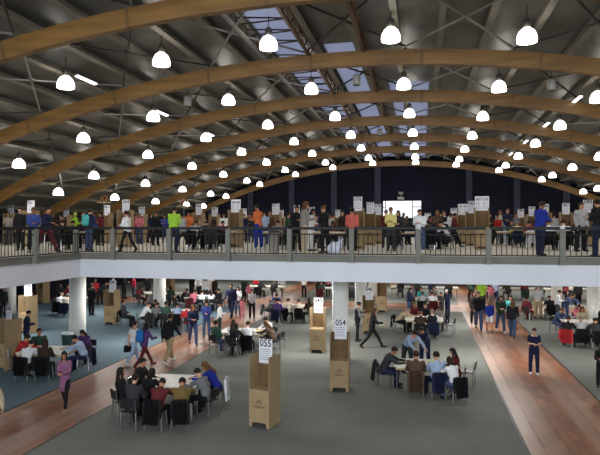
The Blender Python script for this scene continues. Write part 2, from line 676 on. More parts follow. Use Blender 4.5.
# diagonal bracing rods, one cross per cell
for bi in range(2, len(AY) - 1):
    for ci in range(-5, 7):
        xa = AX0 + 0.1 + ci * 3.55 - 1.78
        xb = xa + 3.55
        if xa < -23.5 or xb > 20:
            continue
        (ax, az), (bx, bz) = arc(xa, .34), arc(xb, .34)
        bm = bmesh.new()
        y0, y1 = AY[bi] + .1, AY[bi + 1] - .1
        bar(bm, (ax, y0, az), (bx, y1, bz), 0.055, 0.055)
        bar(bm, (bx, y0, bz), (ax, y1, az), 0.055, 0.055)
        box(bm, (ax + bx) / 2 - .09, (ax + bx) / 2 + .09, (y0 + y1) / 2 - .09, (y0 + y1) / 2 + .09, (az + bz) / 2 - .02, (az + bz) / 2 + .06)
        struct(link('bracing', bm, M['steel'] if ci % 2 else M['dsteel'], ceil))
# lattice girders along the skylights
for gi, gx in enumerate((-5.55, -3.95, -2.0)):
    gx_, gz = arc(gx, .25)
    t = empty('roof_truss', (gx_, 0, gz))
    for nm, dz in (('top_chord', .42), ('bottom_chord', -.02)):
        bm = bmesh.new()
        box(bm, -.05, .05, -4, YE - .5, dz - .045, dz + .045)
        link(nm, bm, M['warm_steel'] if gi else M['steel'], t)
    bm = bmesh.new()
    y = -4.0
    j = 0
    while y < YE - 1.2:
        bar(bm, (0, y, 0 if j % 2 else .4), (0, y + .55, .4 if j % 2 else 0), .035, .035)
        y += .55
        j += 1
    link('web', bm, M['warm_steel'], t)
    tag(t, 'long %s lattice girder running along the roof %s' % (('grey', 'brown', 'warm-lit brown')[gi], ('left of the main skylight strip', 'right of the main skylight strip', 'nearest the ridge of the hall')[gi]), 'girder')
# cross lattice between the skylight girders
for bi in range(3, len(AY) - 1):
    bm = bmesh.new()
    xa, za = arc(-5.5, .5)
    xb, zb = arc(-4.0, .5)
    y = AY[bi] + .2
    j = 0
    while y < AY[bi + 1] - .7:
        bar(bm, (xa, y, za), (xb, y + .6, zb), .04, .04)
        bar(bm, (xa, y + .6, za), (xb, y + .6, zb), .04, .04)
        y += 1.1
    struct(link('bracing', bm, M['dsteel'], ceil))
# laminated arches
for i, y in enumerate(AY):
    a = empty('roof_arch', (0, y, 0))
    bm = bmesh.new()
    sector(bm, AR - .27, AR + .25, -.12, .12, PHL + .004, PHR - .004, 72)
    link('arch_beam', bm, M['wood'], a)
    p = PHL + .05
    while p < PHR - .01:
        bm = bmesh.new()
        sector(bm, AR - .276, AR + .256, -.126, .126, p, p + .0022, 1)
        link('joint_plate', bm, M['clip'], a)
        p += 3.9 / AR
    if i >= 4:
        lab = 'curved laminated timber roof arch, %s' % ('nearest, crossing the top left corner' if i == 4 else 'last, framing the dark end wall' if i == len(AY) - 1 else ORD[i - 4] + ' counted from the camera')
    else:
        lab = 'curved laminated timber roof arch overhead, %s behind the nearest visible one' % ORD[3 - i]
    tag(a, lab, 'arch', 'timber roof arches')

# ------------------------------------------------------------------ lamps and things hanging from the roof
def lamp_meshes():
    bm = bmesh.new()
    lathe(bm, [(.30, -.20), (.31, -.12), (.285, 0), (.22, .12), (.13, .19), (.10, .21)], 16)
    g = link('refractor', bm, M['lampglow'], None, True).data
    bm = bmesh.new()
    lathe(bm, [(.11, .20), (.13, .23), (.13, .40), (.09, .46), (.03, .50)], 12)
    n = link('ballast', bm, M['lamp_neck'], None, True).data
    bm = bmesh.new()
    tube(bm, [(.312 * math.cos(math.pi * k / 12), .312 * math.sin(math.pi * k / 12), -.185) for k in range(25)], .012, 5, False)
    r = link('rim', bm, M['lamp_neck'], None, True).data
    bm = bmesh.new()
    lathe(bm, [(.014, 0), (.014, 1)], 6)
    s = link('stem', bm, M['dsteel']).data
    for nm in ('refractor', 'ballast', 'rim', 'stem'):
        bpy.data.objects.remove(bpy.data.objects[nm])
    return g, n, r, s


LG, LN, LR, LS = lamp_meshes()
LX = [-20.4, -18.15, -14.85, -11.45, -7.98, -4.38, -0.6, 2.95, 6.5, 9.95, 13.2, 16.5]
rows = [(-7.2, 'k'), (-0.6, 'k'), (5.3, 'k'), (11.4, 'k')] + [(17.64, 0), (23.78, 1), (29.92, 2), (36.06, 3), (42.2, 4), (48.3, 5), (52.4, 6)]
RN = ['nearest row', 'second row', 'third row', 'fourth row', 'fifth row', 'sixth row', 'last row before the end wall']
for ly, ri in rows:
    for li, lx in enumerate(LX):
        lx2, z = arc(lx)
        z -= .18
        if ri == 'k' and li % 2:
            continue
        if ri != 'k' and lx < 0:
            lx += (-.3, -.1, 0, .08, .1, .1, .1)[ri]
        t = empty('pendant_lamp', (lx, ly, z))
        t.scale = (.93, .93, 1)
        inst('refractor', LG, t)
        inst('ballast', LN, t)
        inst('rim', LR, t)
        s = inst('stem', LS, t)
        s.location = (0, 0, .48)
        s.scale = (1, 1, .36)
        if ri == 'k':
            lab = 'glowing dome lamp overhead, %.0f metres ahead of the front wall, %s from left' % (ly + 12, ORD[li])
        else:
            lab = 'glowing white dome pendant lamp, %s, %s from the left wall' % (RN[ri], ORD[li])
        if li < 12:
            sp = bpy.data.lights.new('lamp_beam', 'SPOT')
            sp.energy = 190
            sp.spot_size = math.radians(138)
            sp.spot_blend = .55
            sp.shadow_soft_size = .24
            sp.color = (1.0, .95, .88)
            so = bpy.data.objects.new('lamp_beam', sp)
            so.location = (0, 0, -.24)
            so.parent = t
            COL.objects.link(so)
        tag(t, lab, 'lamp', 'dome pendant lamps under the roof')

bm = bmesh.new()
box(bm, -.09, .09, -.62, .62, 0, .05)
TH_ = link('housing', bm, M['lamp_neck'])
bm = bmesh.new()
tube(bm, [(-.04, -.6, -.02), (-.04, .6, -.02)], .022, 8)
tube(bm, [(.04, -.6, -.02), (.04, .6, -.02)], .022, 8)
TT_ = link('tube', bm, M['tube'])
thm, ttm = TH_.data, TT_.data
bpy.data.objects.remove(TH_)
bpy.data.objects.remove(TT_)
for side, fx, y0, n in (('left', -11.6, 18.7, 6), ('right', 6.3, 19.9, 5)):
    for i in range(n):
        x, z = arc(fx, .2)
        t = empty('strip_light', (x, y0 + i * 6.14, z))
        t.rotation_euler = (0, math.asin((fx - AX0) / AR), 0)
        inst('housing', thm, t)
        inst('tube', ttm, t)
        tag(t, 'short bright fluorescent strip light under the roof, %s side, %s from the camera' % (side, ORD[i]), 'light', 'roof strip lights')
for yy, rn in ((22.0, 'nearer'), (34.3, 'farther')):
    for sx, nm in ((-9.2, 'left'), (-2.4, 'middle'), (4.5, 'right')):
        x, z = arc(sx)
        if rn == 'farther' and nm == 'left':
            continue
        t = empty('hanging_speaker', (sx, yy, z - .62))
        bm = bmesh.new()
        lathe(bm, [(.13, 0), (.15, .02), (.15, .36), (.12, .39)], 14)
        link('cabinet', bm, M['spk'], t, True)
        bm = bmesh.new()
        lathe(bm, [(.12, -.012), (.12, .001)], 14)
        link('grille', bm, M['dsteel'], t)
        bm = bmesh.new()
        lathe(bm, [(.012, .39), (.012, 1.2)], 6)
        link('rod', bm, M['dsteel'], t)
        tag(t, 'grey cylindrical speaker hanging from the roof, %s row, %s' % (rn, nm), 'speaker')

# ------------------------------------------------------------------ balcony railing
bm = bmesh.new()
tube(bm, [(0, 0, 0), (0, 0, .66)], .0125, 6)
BAL = link('baluster', bm, M['black'])
BALM = BAL.data
bpy.data.objects.remove(BAL)
ZR = HG - .87


def railing_panel(p, q, label):
    p, q = Vector(p), Vector(q)
    L = (q - p).length
    t = empty('balcony_railing', (p.x, p.y, ZR), math.atan2(q.y - p.y, q.x - p.x))
    for nm, z0, z1, w in (('top_rail', .80, .89, .05), ('middle_rail', .64, .675, .02), ('bottom_rail', .02, .055, .02)):
        bm = bmesh.new()
        box(bm, .0, L, -w, w, z0, z1)
        bmesh.ops.bevel(bm, geom=bm.edges[:], offset=.006, segments=1, affect='EDGES')
        link(nm, bm, M['black'], t)
    n = max(2, int(L / .137))
    for i in range(1, n):
        inst('baluster', BALM, t, loc=(L * i / n, 0, .03))
    tag(t, label, 'railing', 'black balcony railing bays')
    return t


def railing_post(x, y, t):
    bm = bmesh.new()
    box(bm, -.075, .075, -.07, .07, 0.002, 1.05)
    bmesh.ops.bevel(bm, geom=bm.edges[:], offset=.012, segments=2, affect='EDGES')
    box(bm, -.09, .09, -.085, .085, 0.0, .06)
    o = link('post', bm, M['post'], t)
    bpy.context.view_layer.update()
    o.matrix_world = Matrix.Translation((x, y, HG - 1.09))


px = [-11.65, -10.26, -8.21, -6.16, -4.11, -2.13, -0.1, 1.95, 4.0, 6.05, 8.1, 10.15, 12.2, 14.25, 16.3, 18.35, 20.3]
YR = YF - .21
for i, x in enumerate(px[:-1]):
    t = railing_panel((x + .075, YR, 0), (px[i + 1] - .075, YR, 0), 'black steel railing bay with grey post, %s along the front from the left corner' % ORD[i])
    railing_post(x, YR, t)
py = [15.65, 13.0, 10.4, 7.8]
for i, y in enumerate(py):
    y1 = (YR if i == 0 else py[i - 1]) - .075
    t = railing_panel((XC + .2, y + .075, 0), (XC + .2, y1, 0), 'black steel railing bay with grey post, %s on the side from the left corner' % ORD[i])
    railing_post(XC + .2, y, t)

# ------------------------------------------------------------------ voting booths and their number signs
FONT = {}


def text_mesh(s):
    if s not in FONT:
        c = bpy.data.curves.new('lettering', 'FONT')
        c.body = s
        c.align_x = 'CENTER'
        c.size = 1.0
        c.extrude = 0.02
        c.offset = 0.015
        o = bpy.data.objects.new('lettering', c)
        COL.objects.link(o)
        dg = bpy.context.evaluated_depsgraph_get()
        me = bpy.data.meshes.new_from_object(o.evaluated_get(dg))
        bpy.data.objects.remove(o)
        FONT[s] = me
    return FONT[s]


BP = {}


def booth_part(nm):
    if nm in BP:
        return BP[nm]
    bm = bmesh.new()
    m = M['card']
    W, D, H = .28, .30, 1.74
    if nm == 'side_panel':
        # folded sheet with a sloped top and a hand-hole edge
        pr = [(-D, .012), (D, .012), (D, H), (-D + .02, H), (-D, H - .03)]
        a = [bm.verts.new((-.008, y, z)) for y, z in pr]
        b = [bm.verts.new((.008, y, z)) for y, z in pr]
        bm.faces.new(a)
        bm.faces.new(b[::-1])
        for i in range(5):
            bm.faces.new((a[i], b[i], b[(i + 1) % 5], a[(i + 1) % 5]))
    elif nm == 'back_panel':
        box(bm, -W + .01, W - .01, D - .016, D, .02, H - .05)
        m = M['cardin']
    elif nm == 'front_panel':
        # apron with the notch cut out at floor level
        pr = [(-W + .01, .012), (-W + .08, .012), (-W + .08, .10), (-W + .11, .13), (W - .11, .13), (W - .08, .10), (W - .08, .012), (W - .01, .012), (W - .01, .93), (-W + .01, .93)]
        a = [bm.verts.new((x, -D, z)) for x, z in pr]
        b = [bm.verts.new((x, -D + .016, z)) for x, z in pr]
        bm.faces.new(a)
        bm.faces.new(b[::-1])
        for i in range(len(pr)):
            j = (i + 1) % len(pr)
            bm.faces.new((a[i], b[i], b[j], a[j]))
    elif nm == 'shelf':
        box(bm, -W + .01, W - .01, -D + .016, D - .016, .90, .93)
    elif nm == 'emblem':
        # printed emblem: broken rings over a line of small print
        for r, w in ((.075, .012), (.05, .01), (.027, .009)):
            n = 14
            pts = []
            for k in range(n + 1):
                a_ = math.radians(-50 + 280 * k / n)
                pts.append((math.cos(a_), math.sin(a_)))
            for (c0, s0), (c1, s1) in zip(pts, pts[1:]):
                vs = [bm.verts.new((x, -D - .002, .62 + z)) for x, z in ((c0 * r, s0 * r), (c1 * r, s1 * r), (c1 * (r - w), s1 * (r - w)), (c0 * (r - w), s0 * (r - w)))]
                bm.faces.new(vs)
        x = -.17
        rr = random.Random(3)
        while x < .17:
            w = rr.uniform(.012, .026)
            box(bm, x, x + w, -D - .002, -D, .505, .53)
            x += w + .008
        box(bm, -.09, .09, -D - .002, -D, .484, .492)
        m = M['print']
    elif nm == 'stick':
        box(bm, -.012, .012, .012, .03, .93, 2.1)
        m = M['cardin']
    o = link(nm, bm, m)
    BP[nm] = o.data
    bpy.data.objects.remove(o)
    return BP[nm]


SP = {}


def sign_mesh(w, two):
    k = (round(w, 2), two)
    if k not in SP:
        bm = bmesh.new()
        box(bm, -w / 2, w / 2, -.006, .006, 0, .60)
        o = link('sign', bm, M['sign'])
        bm = bmesh.new()
        rr = random.Random(5)
        cols = ((-w / 2, 0), (0, w / 2)) if two else ((-w / 2, w / 2),)
        for a, b in cols:
            for i in range(6):
                z = .34 - i * .05
                x = a + .03
                e = b - .03 - (rr.uniform(0, .06))
                while x < e:
                    ww = rr.uniform(.02, .05)
                    box(bm, x, min(x + ww, e), -.0085, -.006, z, z + .016)
                    x += ww + .012
        o2 = link('small_print', bm, M['ink2'])
        SP[k] = (o.data, o2.data)
        bpy.data.objects.remove(o)
        bpy.data.objects.remove(o2)
    return SP[k]


def booth(pos, deg, num, label, w=.37, tilt=0.0, sign=True, ztop=2.12, sz=1.0):
    t = empty('voting_booth', pos, math.radians(deg))
    for s in (-1, 1):
        inst('side_panel', booth_part('side_panel'), t, loc=(s * .272, 0, 0))
    for nm in ('back_panel', 'front_panel', 'shelf', 'emblem'):
        inst(nm, booth_part(nm), t)
    if sign:
        inst('stick', booth_part('stick'), t)
        a, b = sign_mesh(w, len(num) > 3)
        s = inst('sign', a, t, loc=(0.02, 0, ztop - .6))
        s.rotation_euler = (0, math.radians(tilt), 0)
        inst('small_print', b, s)
        n = inst('number', text_mesh(num), s, m=None)
        if not n.data.materials:
            n.data.materials.append(M['ink'])
        k = (w * .86) / max(.01, n.dimensions.x or 1)
        bb = [v.co.x for v in n.data.vertices]
        k = w * .84 / (max(bb) - min(bb))
        n.scale = (k, min(k * 1.15, .26), .1)
        n.rotation_euler = (math.pi / 2, 0, 0)
        n.location = (0, -.0075, .42)
    tag(t, label, 'booth', 'cardboard voting booths')
    return t


def gpos(x, y):
    p = on_floor(x, y)
    return Vector((p.x, p.y, .014))


booth(gpos(265, 425), -14, '055', 'cardboard voting booth numbered 055 alone on the near grey carpet')
booth(gpos(340, 390), 3, '054', 'cardboard voting booth numbered 054 in front of the white middle column')
booth(gpos(318, 352), 0, '045', 'cardboard voting booth numbered 045 left of the middle column')
booth(gpos(369, 333), 0, '046', 'cardboard voting booth numbered 046 behind the two walking women', tilt=-2)
booth(gpos(382, 312), 0, '046', 'unmarked cardboard booth right behind the booth numbered 046', sign=False)
booth(gpos(112, 324), 0, '041', 'cardboard voting booth with leaning sign between the left columns', tilt=3, ztop=2.2)
booth(gpos(9, 369), -24, '056', 'cardboard voting booth at the left edge with pale tilted sign', tilt=-6, ztop=2.2)
booth(gpos(28, 333), -16, '058', 'cardboard voting booth second from the left edge, large white sign', w=.52, tilt=-3, ztop=2.3)
booth(gpos(43, 303), -10, '040', 'tall plain cardboard booth behind the left edge booths', sign=False)
booth(gpos(169, 302), 0, '042', 'plain cardboard booth hugging the rear left column', sign=False)
booth(gpos(394, 289), 0, '047', 'tiny distant cardboard booth beyond the cross walkway', sign=False)

# balcony booths: x of the sign, top of the sign, width in pixels
MB = [(11, 205, 7, '060', 'at the far left end of the balcony'), (31, 200.5, 8, '061', 'second from the left end of the balcony'),
      (66.5, 207.5, 6, '062', 'behind the neon yellow jacket on the balcony'), (107, 205, 7, '063', 'beside the orange framed lamp'),
      (126, 199.6, 8, '064', 'behind the walking white shirted woman on the balcony'), (142, 206.5, 6.5, '065', 'right of the white shirted walking woman'),
      (199, 204, 6.5, '066', 'right of the neon vest guard'), (215, 207, 6.5, '067', 'left of the big twin sign'),
      (236, 199.5, 10, '068 069', 'with twin sign, left of the orange shirt'), (244.5, 208.5, 5, '070', 'tucked behind the twin sign booth'),
      (276, 203.5, 7.5, '071', 'just right of the orange shirt'), (281.5, 210, 5, '072', 'low sign behind the balcony bin'),
      (297, 205.5, 6, '073', 'above the black jacketed head'), (312, 207, 6, '074', 'behind the curly haired woman'),
      (338, 209.6, 5, '075', 'small far sign left of the salmon shirt'), (358, 196.7, 8.5, '076', 'tallest sign above the salmon shirt'),
      (370.5, 202, 7.5, '077', 'right of the salmon shirt'), (378, 204, 6.5, '078', 'against the left of the bright window'),
      (428, 213, 6, '079', 'low sign right of the bright window'), (454, 208, 6, '080', 'leftmost of the right cluster'),
      (463, 204, 9.5, '081 082', 'second of the right cluster, twin sign'), (472, 201, 7, '083', 'third of the right cluster'),
      (482, 196.3, 13.5, '007 010', 'with the widest twin sign, front of the right cluster'), (521, 209, 6, '084', 'behind the yellow seated voter'),
      (532, 206.5, 6, '085', 'behind the blue jacket woman, left side'), (546, 204, 5.5, '086', 'behind the blue jacket woman, right side'),
      (566, 203, 7, '087', 'over the seated white shirts on the right'), (588, 199.7, 9, '088', 'behind the man with the shoulder bag')]
for x, yt, w, num, where in MB:
    sc = (227.5 - yt) / 1.30
    t = 583 / sc
    X, Y = at_depth(x - .5, t)
    booth(Vector((X, Y, ZD + .001)), 0, num, 'balcony voting booth %s' % where, w=w / sc, ztop=2.22)

# orange frames without lamps, on poles added to carry them, seen over the crowd on the left
for x, y, lab in ((104, 203, 'orange tubular frame on a tall stand beside the left lamps'), (184, 206.5, 'orange tubular frame on a tall stand above the neon vest guard')):
    X, Y = at_depth(x, 31.2)
    z = (227.5 - y) * 31.2 / 583 + HG
    t = empty('frame_stand', (X, Y, ZD))
    z -= ZD
    bm = bmesh.new()
    tube(bm, [(0, 0, .02), (0, 0, z)], .02, 8)
    link('pole', bm, M['steel'], t)
    bm = bmesh.new()
    for a in range(3):
        bar(bm, (0, 0, .25), (.3 * math.cos(a * 2.1), .3 * math.sin(a * 2.1), .015), .02, .02)
    link('foot', bm, M['steel'], t)
    bm = bmesh.new()
    box(bm, -.42, .42, -.03, .03, z, z + .05)
    link('crossbar', bm, M['tedge'], t)
    bm = bmesh.new()
    for a, b in (((-.28, 0, z + .05), (-.05, 0, z + .36)), ((-.05, 0, z + .36), (.2, 0, z + .36)), ((.2, 0, z + .36), (.02, 0, z + .05)), ((-.12, 0, z + .36), (.02, 0, z + .05)), ((.2, 0, z + .36), (.12, 0, z + .05))):
        tube(bm, [a, b], .018, 6)
    link('frame', bm, M['orange'], t)
    tag(t, lab, 'stand')

# projector box over the end window
t = empty('wall_projector', (-1.9, YE - .1, HG + 2.62))
bm = bmesh.new()
box(bm, -.3, .3, -.35, .1, 0, .25)
bmesh.ops.bevel(bm, geom=bm.edges[:], offset=.03, segments=2, affect='EDGES')
link('housing', bm, M['spk'], t)
bm = bmesh.new()
tube(bm, [(0, -.1, .25), (0, -.1, .5)], .03, 8)
box(bm, -.2, .2, -.14, .05, .5, .72)
link('bracket', bm, M['steel'], t)
tag(t, 'white projector box on the dark wall above the bright window', 'projector')


# bins
def bin_(pos, r, h, m, ml, lab, lid):
    t = empty('litter_bin', pos)
    bm = bmesh.new()
    lathe(bm, [(r * .82, 0), (r * .86, .02), (r, h * .9), (r * 1.04, h * .9), (r * 1.04, h * .95)], 20)
    link('body', bm, m, t, True)
    bm = bmesh.new()
    if lid:
        lathe(bm, [(r * 1.06, h * .95), (r * 1.06, h), (r * .7, h * 1.08), (.02, h * 1.1)], 20)
    else:
        lathe(bm, [(r * 1.05, h * .9), (r * 1.07, h * .98), (r * .96, h), (r * .9, h * .93)], 20)
    link('lid' if lid else 'liner', bm, ml, t, True)
    tag(t, lab, 'bin')


bin_(gpos(67.5, 351), .22, .72, M['bin'], M['binlid'], 'green grey litter bin beside the front left column', False)
X, Y = at_depth(274, 20.2)
bin_((X, Y, ZD + .001), .19, .78, M['spk'], M['dsteel'], 'grey litter bin behind the railing near the orange shirt', True)
X, Y = at_depth(337, 20.0)
t = empty('plastic_bag', (X, Y, ZD))
bm = bmesh.new()
for k in range(7):
    ellipsoid(bm, (R.uniform(-.2, .2), R.uniform(-.12, .12), .16 + R.uniform(0, .12)), (.17, .13, .16))
ellipsoid(bm, (.12, 0, .42), (.07, .05, .12))
link('sack', bm, M['basin'], t, True)
bm = bmesh.new()
tube(bm, [(.06, 0, .5), (.1, 0, .6), (.16, 0, .6), (.2, 0, .48)], .012, 6)
link('knot', bm, M['basin'], t)
tag(t, 'bulging white plastic bag on the deck behind the railing', 'bag')

# ------------------------------------------------------------------ furniture
bm = bmesh.new()
box(bm, -.21, .21, -.20, .20, .43, .455)
bmesh.ops.bevel(bm, geom=bm.edges[:], offset=.012, segments=2, affect='EDGES')
_s = link('seat', bm, M['plastic'])
bm = bmesh.new()
for k in range(6):
    x0 = -.2 + k * .4 / 6
    f = lambda x: -.205 - .03 * (1 - (x / .2) ** 2)
    a, b = x0, x0 + .4 / 6
    vs = [bm.verts.new(p) for p in ((a, f(a), .54), (b, f(b), .54), (b, f(b) - .03, .77), (a, f(a) - .03, .77), (a, f(a) - .02, .54), (b, f(b) - .02, .54), (b, f(b) - .05, .77), (a, f(a) - .05, .77))]
    for q in ((0, 1, 2, 3), (7, 6, 5, 4), (0, 4, 5, 1), (3, 2, 6, 7), (0, 3, 7, 4), (1, 5, 6, 2)):
        bm.faces.new([vs[i] for i in q])
_b2 = link('backrest', bm, M['plastic'])
bm = bmesh.new()
tube(bm, [(0, 0, .44), (.01, .01, .01)], .012, 8)
_l = link('leg', bm, M['chrome'])
bm = bmesh.new()
for s in (-1, 1):
    pass
tube(bm, [(-.2, -.18, .44), (-.2, -.22, .58), (-.2, -.24, .74), (-.19, -.242, .755), (.19, -.242, .755), (.2, -.24, .74), (.2, -.22, .58), (.2, -.18, .44)], .012, 8)
_f = link('back_frame', bm, M['chrome'])
CHM = [o.data for o in (_s, _b2, _l, _f)]
for o in (_s, _b2, _l, _f):
    bpy.data.objects.remove(o)


def chair(pos, yaw, label, group):
    """yaw: the sitter looks along local +Y"""
    t = empty('chair', pos, yaw)
    inst('seat', CHM[0], t)
    inst('backrest', CHM[1], t)
    inst('back_frame', CHM[3], t)
    for sx, sy in ((-1, -1), (1, -1), (-1, 1), (1, 1)):
        l = inst('leg', CHM[2], t, loc=(sx * .19, sy * .18, 0))
        l.scale = (sx * 2, sy * 2, 1)
    tag(t, label, 'chair', group)
    return t


CJ = {}


def coat_mesh():
    if 'c' in CJ:
        return CJ['c']
    bm = bmesh.new()
    prof = [(-.20, .52), (-.205, .66), (-.215, .775), (-.245, .80), (-.285, .785), (-.31, .68), (-.33, .52), (-.345, .35), (-.36, .22)]
    n = 14
    rows = []
    for j, (y, z) in enumerate(prof):
        wd = .235 + (-.045 * max(0, j - 3) / 5)
        rows.append([bm.verts.new((-wd + 2 * wd * i / n, y + (.018 * math.sin(i * 1.5 + .4) * max(0, j - 3) / 3) + .02 * (abs(i / n - .5) * 2) ** 2, z - .02 * (abs(i / n - .5) * 2) ** 3 + (.015 * math.sin(i * 2.1) if j == len(prof) - 1 else 0))) for i in range(n + 1)])
    for a, b in zip(rows, rows[1:]):
        for i in range(n):
            bm.faces.new((a[i], b[i], b[i + 1], a[i + 1]))
    g = bmesh.ops.solidify(bm, geom=bm.faces[:], thickness=.018)
    # sleeves hanging at both sides
    for s in (-1, 1):
        capsule(bm, (s * .225, -.255, .72), .05, (s * .235, -.29, .3 + .08 * s), .035, 10)
    o = link('jacket', bm, M['black'], None, True)
    CJ['c'] = o.data
    bpy.data.objects.remove(o)
    return CJ['c']


def hung_coat(pos, yaw, rgb, label):
    o = inst('hung_jacket', coat_mesh(), None, cloth(rgb), pos, yaw)
    o.scale = (R.choice((-1, 1)) * R.uniform(.82, 1.02), R.uniform(.96, 1.0), R.uniform(.97, 1.0))
    tag(o, label, 'jacket', 'jackets hung over chair backs')


TB = {}


def table(pos, yaw, sx, sy, label, papers=3, seed=0, plab=''):
    t = empty('table', pos, yaw)
    bm = bmesh.new()
    box(bm, -sx / 2, sx / 2, -sy / 2, sy / 2, .712, .74)
    bmesh.ops.bevel(bm, geom=[e for e in bm.edges if abs(e.verts[0].co.z - e.verts[1].co.z) > .01], offset=.09, segments=4, affect='EDGES')
    link('tabletop', bm, M['table'], t)
    bm = bmesh.new()
    for a, b, c, d in ((-sx / 2 + .06, sx / 2 - .06, -sy / 2 + .05, -sy / 2 + .07), (-sx / 2 + .06, sx / 2 - .06, sy / 2 - .07, sy / 2 - .05), (-sx / 2 + .05, -sx / 2 + .07, -sy / 2 + .07, sy / 2 - .07), (sx / 2 - .07, sx / 2 - .05, -sy / 2 + .07, sy / 2 - .07)):
        box(bm, a, b, c, d, .64, .712)
    link('apron', bm, M['tedge'], t)
    for a in (-1, 1):
        for b in (-1, 1):
            bm = bmesh.new()
            tube(bm, [(a * (sx / 2 - .1), b * (sy / 2 - .1), .712), (a * (sx / 2 - .08), b * (sy / 2 - .08), 0)], [.018, .015], 8)
            link('leg', bm, M['chrome'], t)
    tag(t, label, 'table')
    rr = random.Random(seed)
    cells = [(i, j) for i in range(-1, 2) for j in range(-1, 2)]
    rr.shuffle(cells)
    for i, j in cells[:papers]:
        bm = bmesh.new()
        box(bm, -.15, .15, -.11, .11, 0, rr.choice((.003, .012, .02)))
        p = Matrix.Rotation(yaw, 3, 'Z') @ Vector((i * sx * .29, j * sy * .29, 0)) + Vector(pos)
        o = link('paper_stack', bm, M['paper'] if rr.random() < .8 else M['ypaper'])
        o.location = (p.x, p.y, pos[2] + .7405)
        o.rotation_euler = (0, 0, yaw + rr.uniform(-.5, .5))
        tag(o, 'white sheets of paper lying on the %s' % plab, 'paper', 'papers on the ' + plab)
    return t

# ------------------------------------------------------------------ people
def RX(a):
    return Matrix.Rotation(math.radians(a), 3, 'X')


POSES = {
    # pelvis height (None = stand on the feet), lean, legs (thigh forward, knee, spread), arms (forward, out, elbow, inward), head pitch
    'stand': (None, 1, ((3, 3, 4), (-3, 2, 4)), ((4, 7, 14, 2), (0, 7, 10, 2)), 6),
    'hold': (None, 3, ((2, 2, 4), (-2, 3, 4)), ((14, 4, 82, 30), (18, 4, 84, 26)), 20),
    'phone': (None, 2, ((5, 5, 3), (-3, 3, 4)), ((26, 10, 108, 24), (14, 8, 74, 26)), 22),
    'walk': (None, 5, ((27, 8, 2), (-17, 24, 2)), ((-22, 8, 16, 4), (24, 8, 26, 4)), 5),
    'stride': (None, 8, ((33, 6, 2), (-24, 18, 2)), ((-14, 8, 30, 4), (30, 10, 62, 8)), 10),
    'walkhold': (None, 4, ((23, 8, 2), (-15, 22, 2)), ((16, 4, 80, 30), (16, 4, 78, 26)), 14),
    'bend': (None, 52, ((4, 4, 5), (-4, 4, 5)), ((58, 8, 6, 4), (52, 8, 12, 6)), 20),
    'sit': (.53, 8, ((84, 84, 9), (80, 92, 7)), ((32, 10, 60, 18), (28, 10, 62, 22)), 14),
    'write': (.53, 27, ((86, 90, 9), (80, 84, 9)), ((54, 12, 38, 24), (50, 12, 42, 20)), 30),
    'slump': (.53, 42, ((86, 90, 9), (80, 84, 9)), ((66, 16, 24, 30), (62, 16, 30, 26)), 32),
    'rest': (.53, -6, ((80, 72, 8), (84, 96, 5)), ((14, 10, 62, 30), (12, 10, 66, 34)), 4),
}
J = {}


def joints(pn):
    if pn in J:
        return J[pn]
    hz, lean, legs, arms, hp = POSES[pn]
    L = RX(-lean)
    U = L @ Vector((0, 0, 1))
    F = L @ Vector((0, 1, 0))
    P = Vector((0, 0, hz or 0))
    d = {'legs': [], 'arms': []}
    for s, (a, k, sp) in zip((-1, 1), legs):
        h = P + Vector((s * .09, 0, -.03))
        v = Vector((s * math.sin(math.radians(sp)), math.sin(math.radians(a)), -math.cos(math.radians(a)))).normalized()
        kn = h + v * .43
        w = Vector((s * math.sin(math.radians(sp)) * .2, math.sin(math.radians(a - k)), -math.cos(math.radians(a - k)))).normalized()
        an = kn + w * .42
        d['legs'].append((h, kn, an))
    if hz is None:
        lo = min(l[2].z for l in d['legs'])
        off = Vector((0, 0, .085 - lo))
    else:
        off = Vector((0, 0, 0))
    if pn == 'bend':
        off = off + Vector((0, -.25, 0))
    P = P + off
    d['legs'] = [tuple(p + off for p in l) for l in d['legs']]
    if hz is not None:
        d['legs'] = [(h, k, Vector((a.x, a.y, max(.085, a.z)))) for h, k, a in d['legs']]
    d['P'], d['U'], d['F'] = P, U, F
    chest = P + U * .30
    neck = P + U * .50
    sh = P + U * .455
    d['chest'], d['neck'] = chest, neck
    for s, (f, o, e, inn) in zip((-1, 1), arms):
        q = sh + Vector((s * .172, 0, 0))
        ro, rf, re, ri = (math.radians(x) for x in (o, f, f + e, inn))
        v = Vector((s * math.sin(ro), math.sin(rf) * math.cos(ro), -math.cos(rf) * math.cos(ro))).normalized()
        el = q + v * .285
        w = Vector((-s * math.sin(ri), math.sin(re) * math.cos(ri), -math.cos(re) * math.cos(ri))).normalized()
        wr = el + w * .245
        d['arms'].append((q, el, wr, w))
    hd = RX(-(lean * .45 + hp))
    hu = hd @ Vector((0, 0, 1))
    d['hc'] = neck + (RX(-lean * .7) @ Vector((0, 0, 1))) * .07 + hu * .105 + (hd @ Vector((0, 1, 0))) * .02
    d['hm'] = Matrix.Translation(d['hc']) @ hd.to_4x4()
    J[pn] = d
    return d


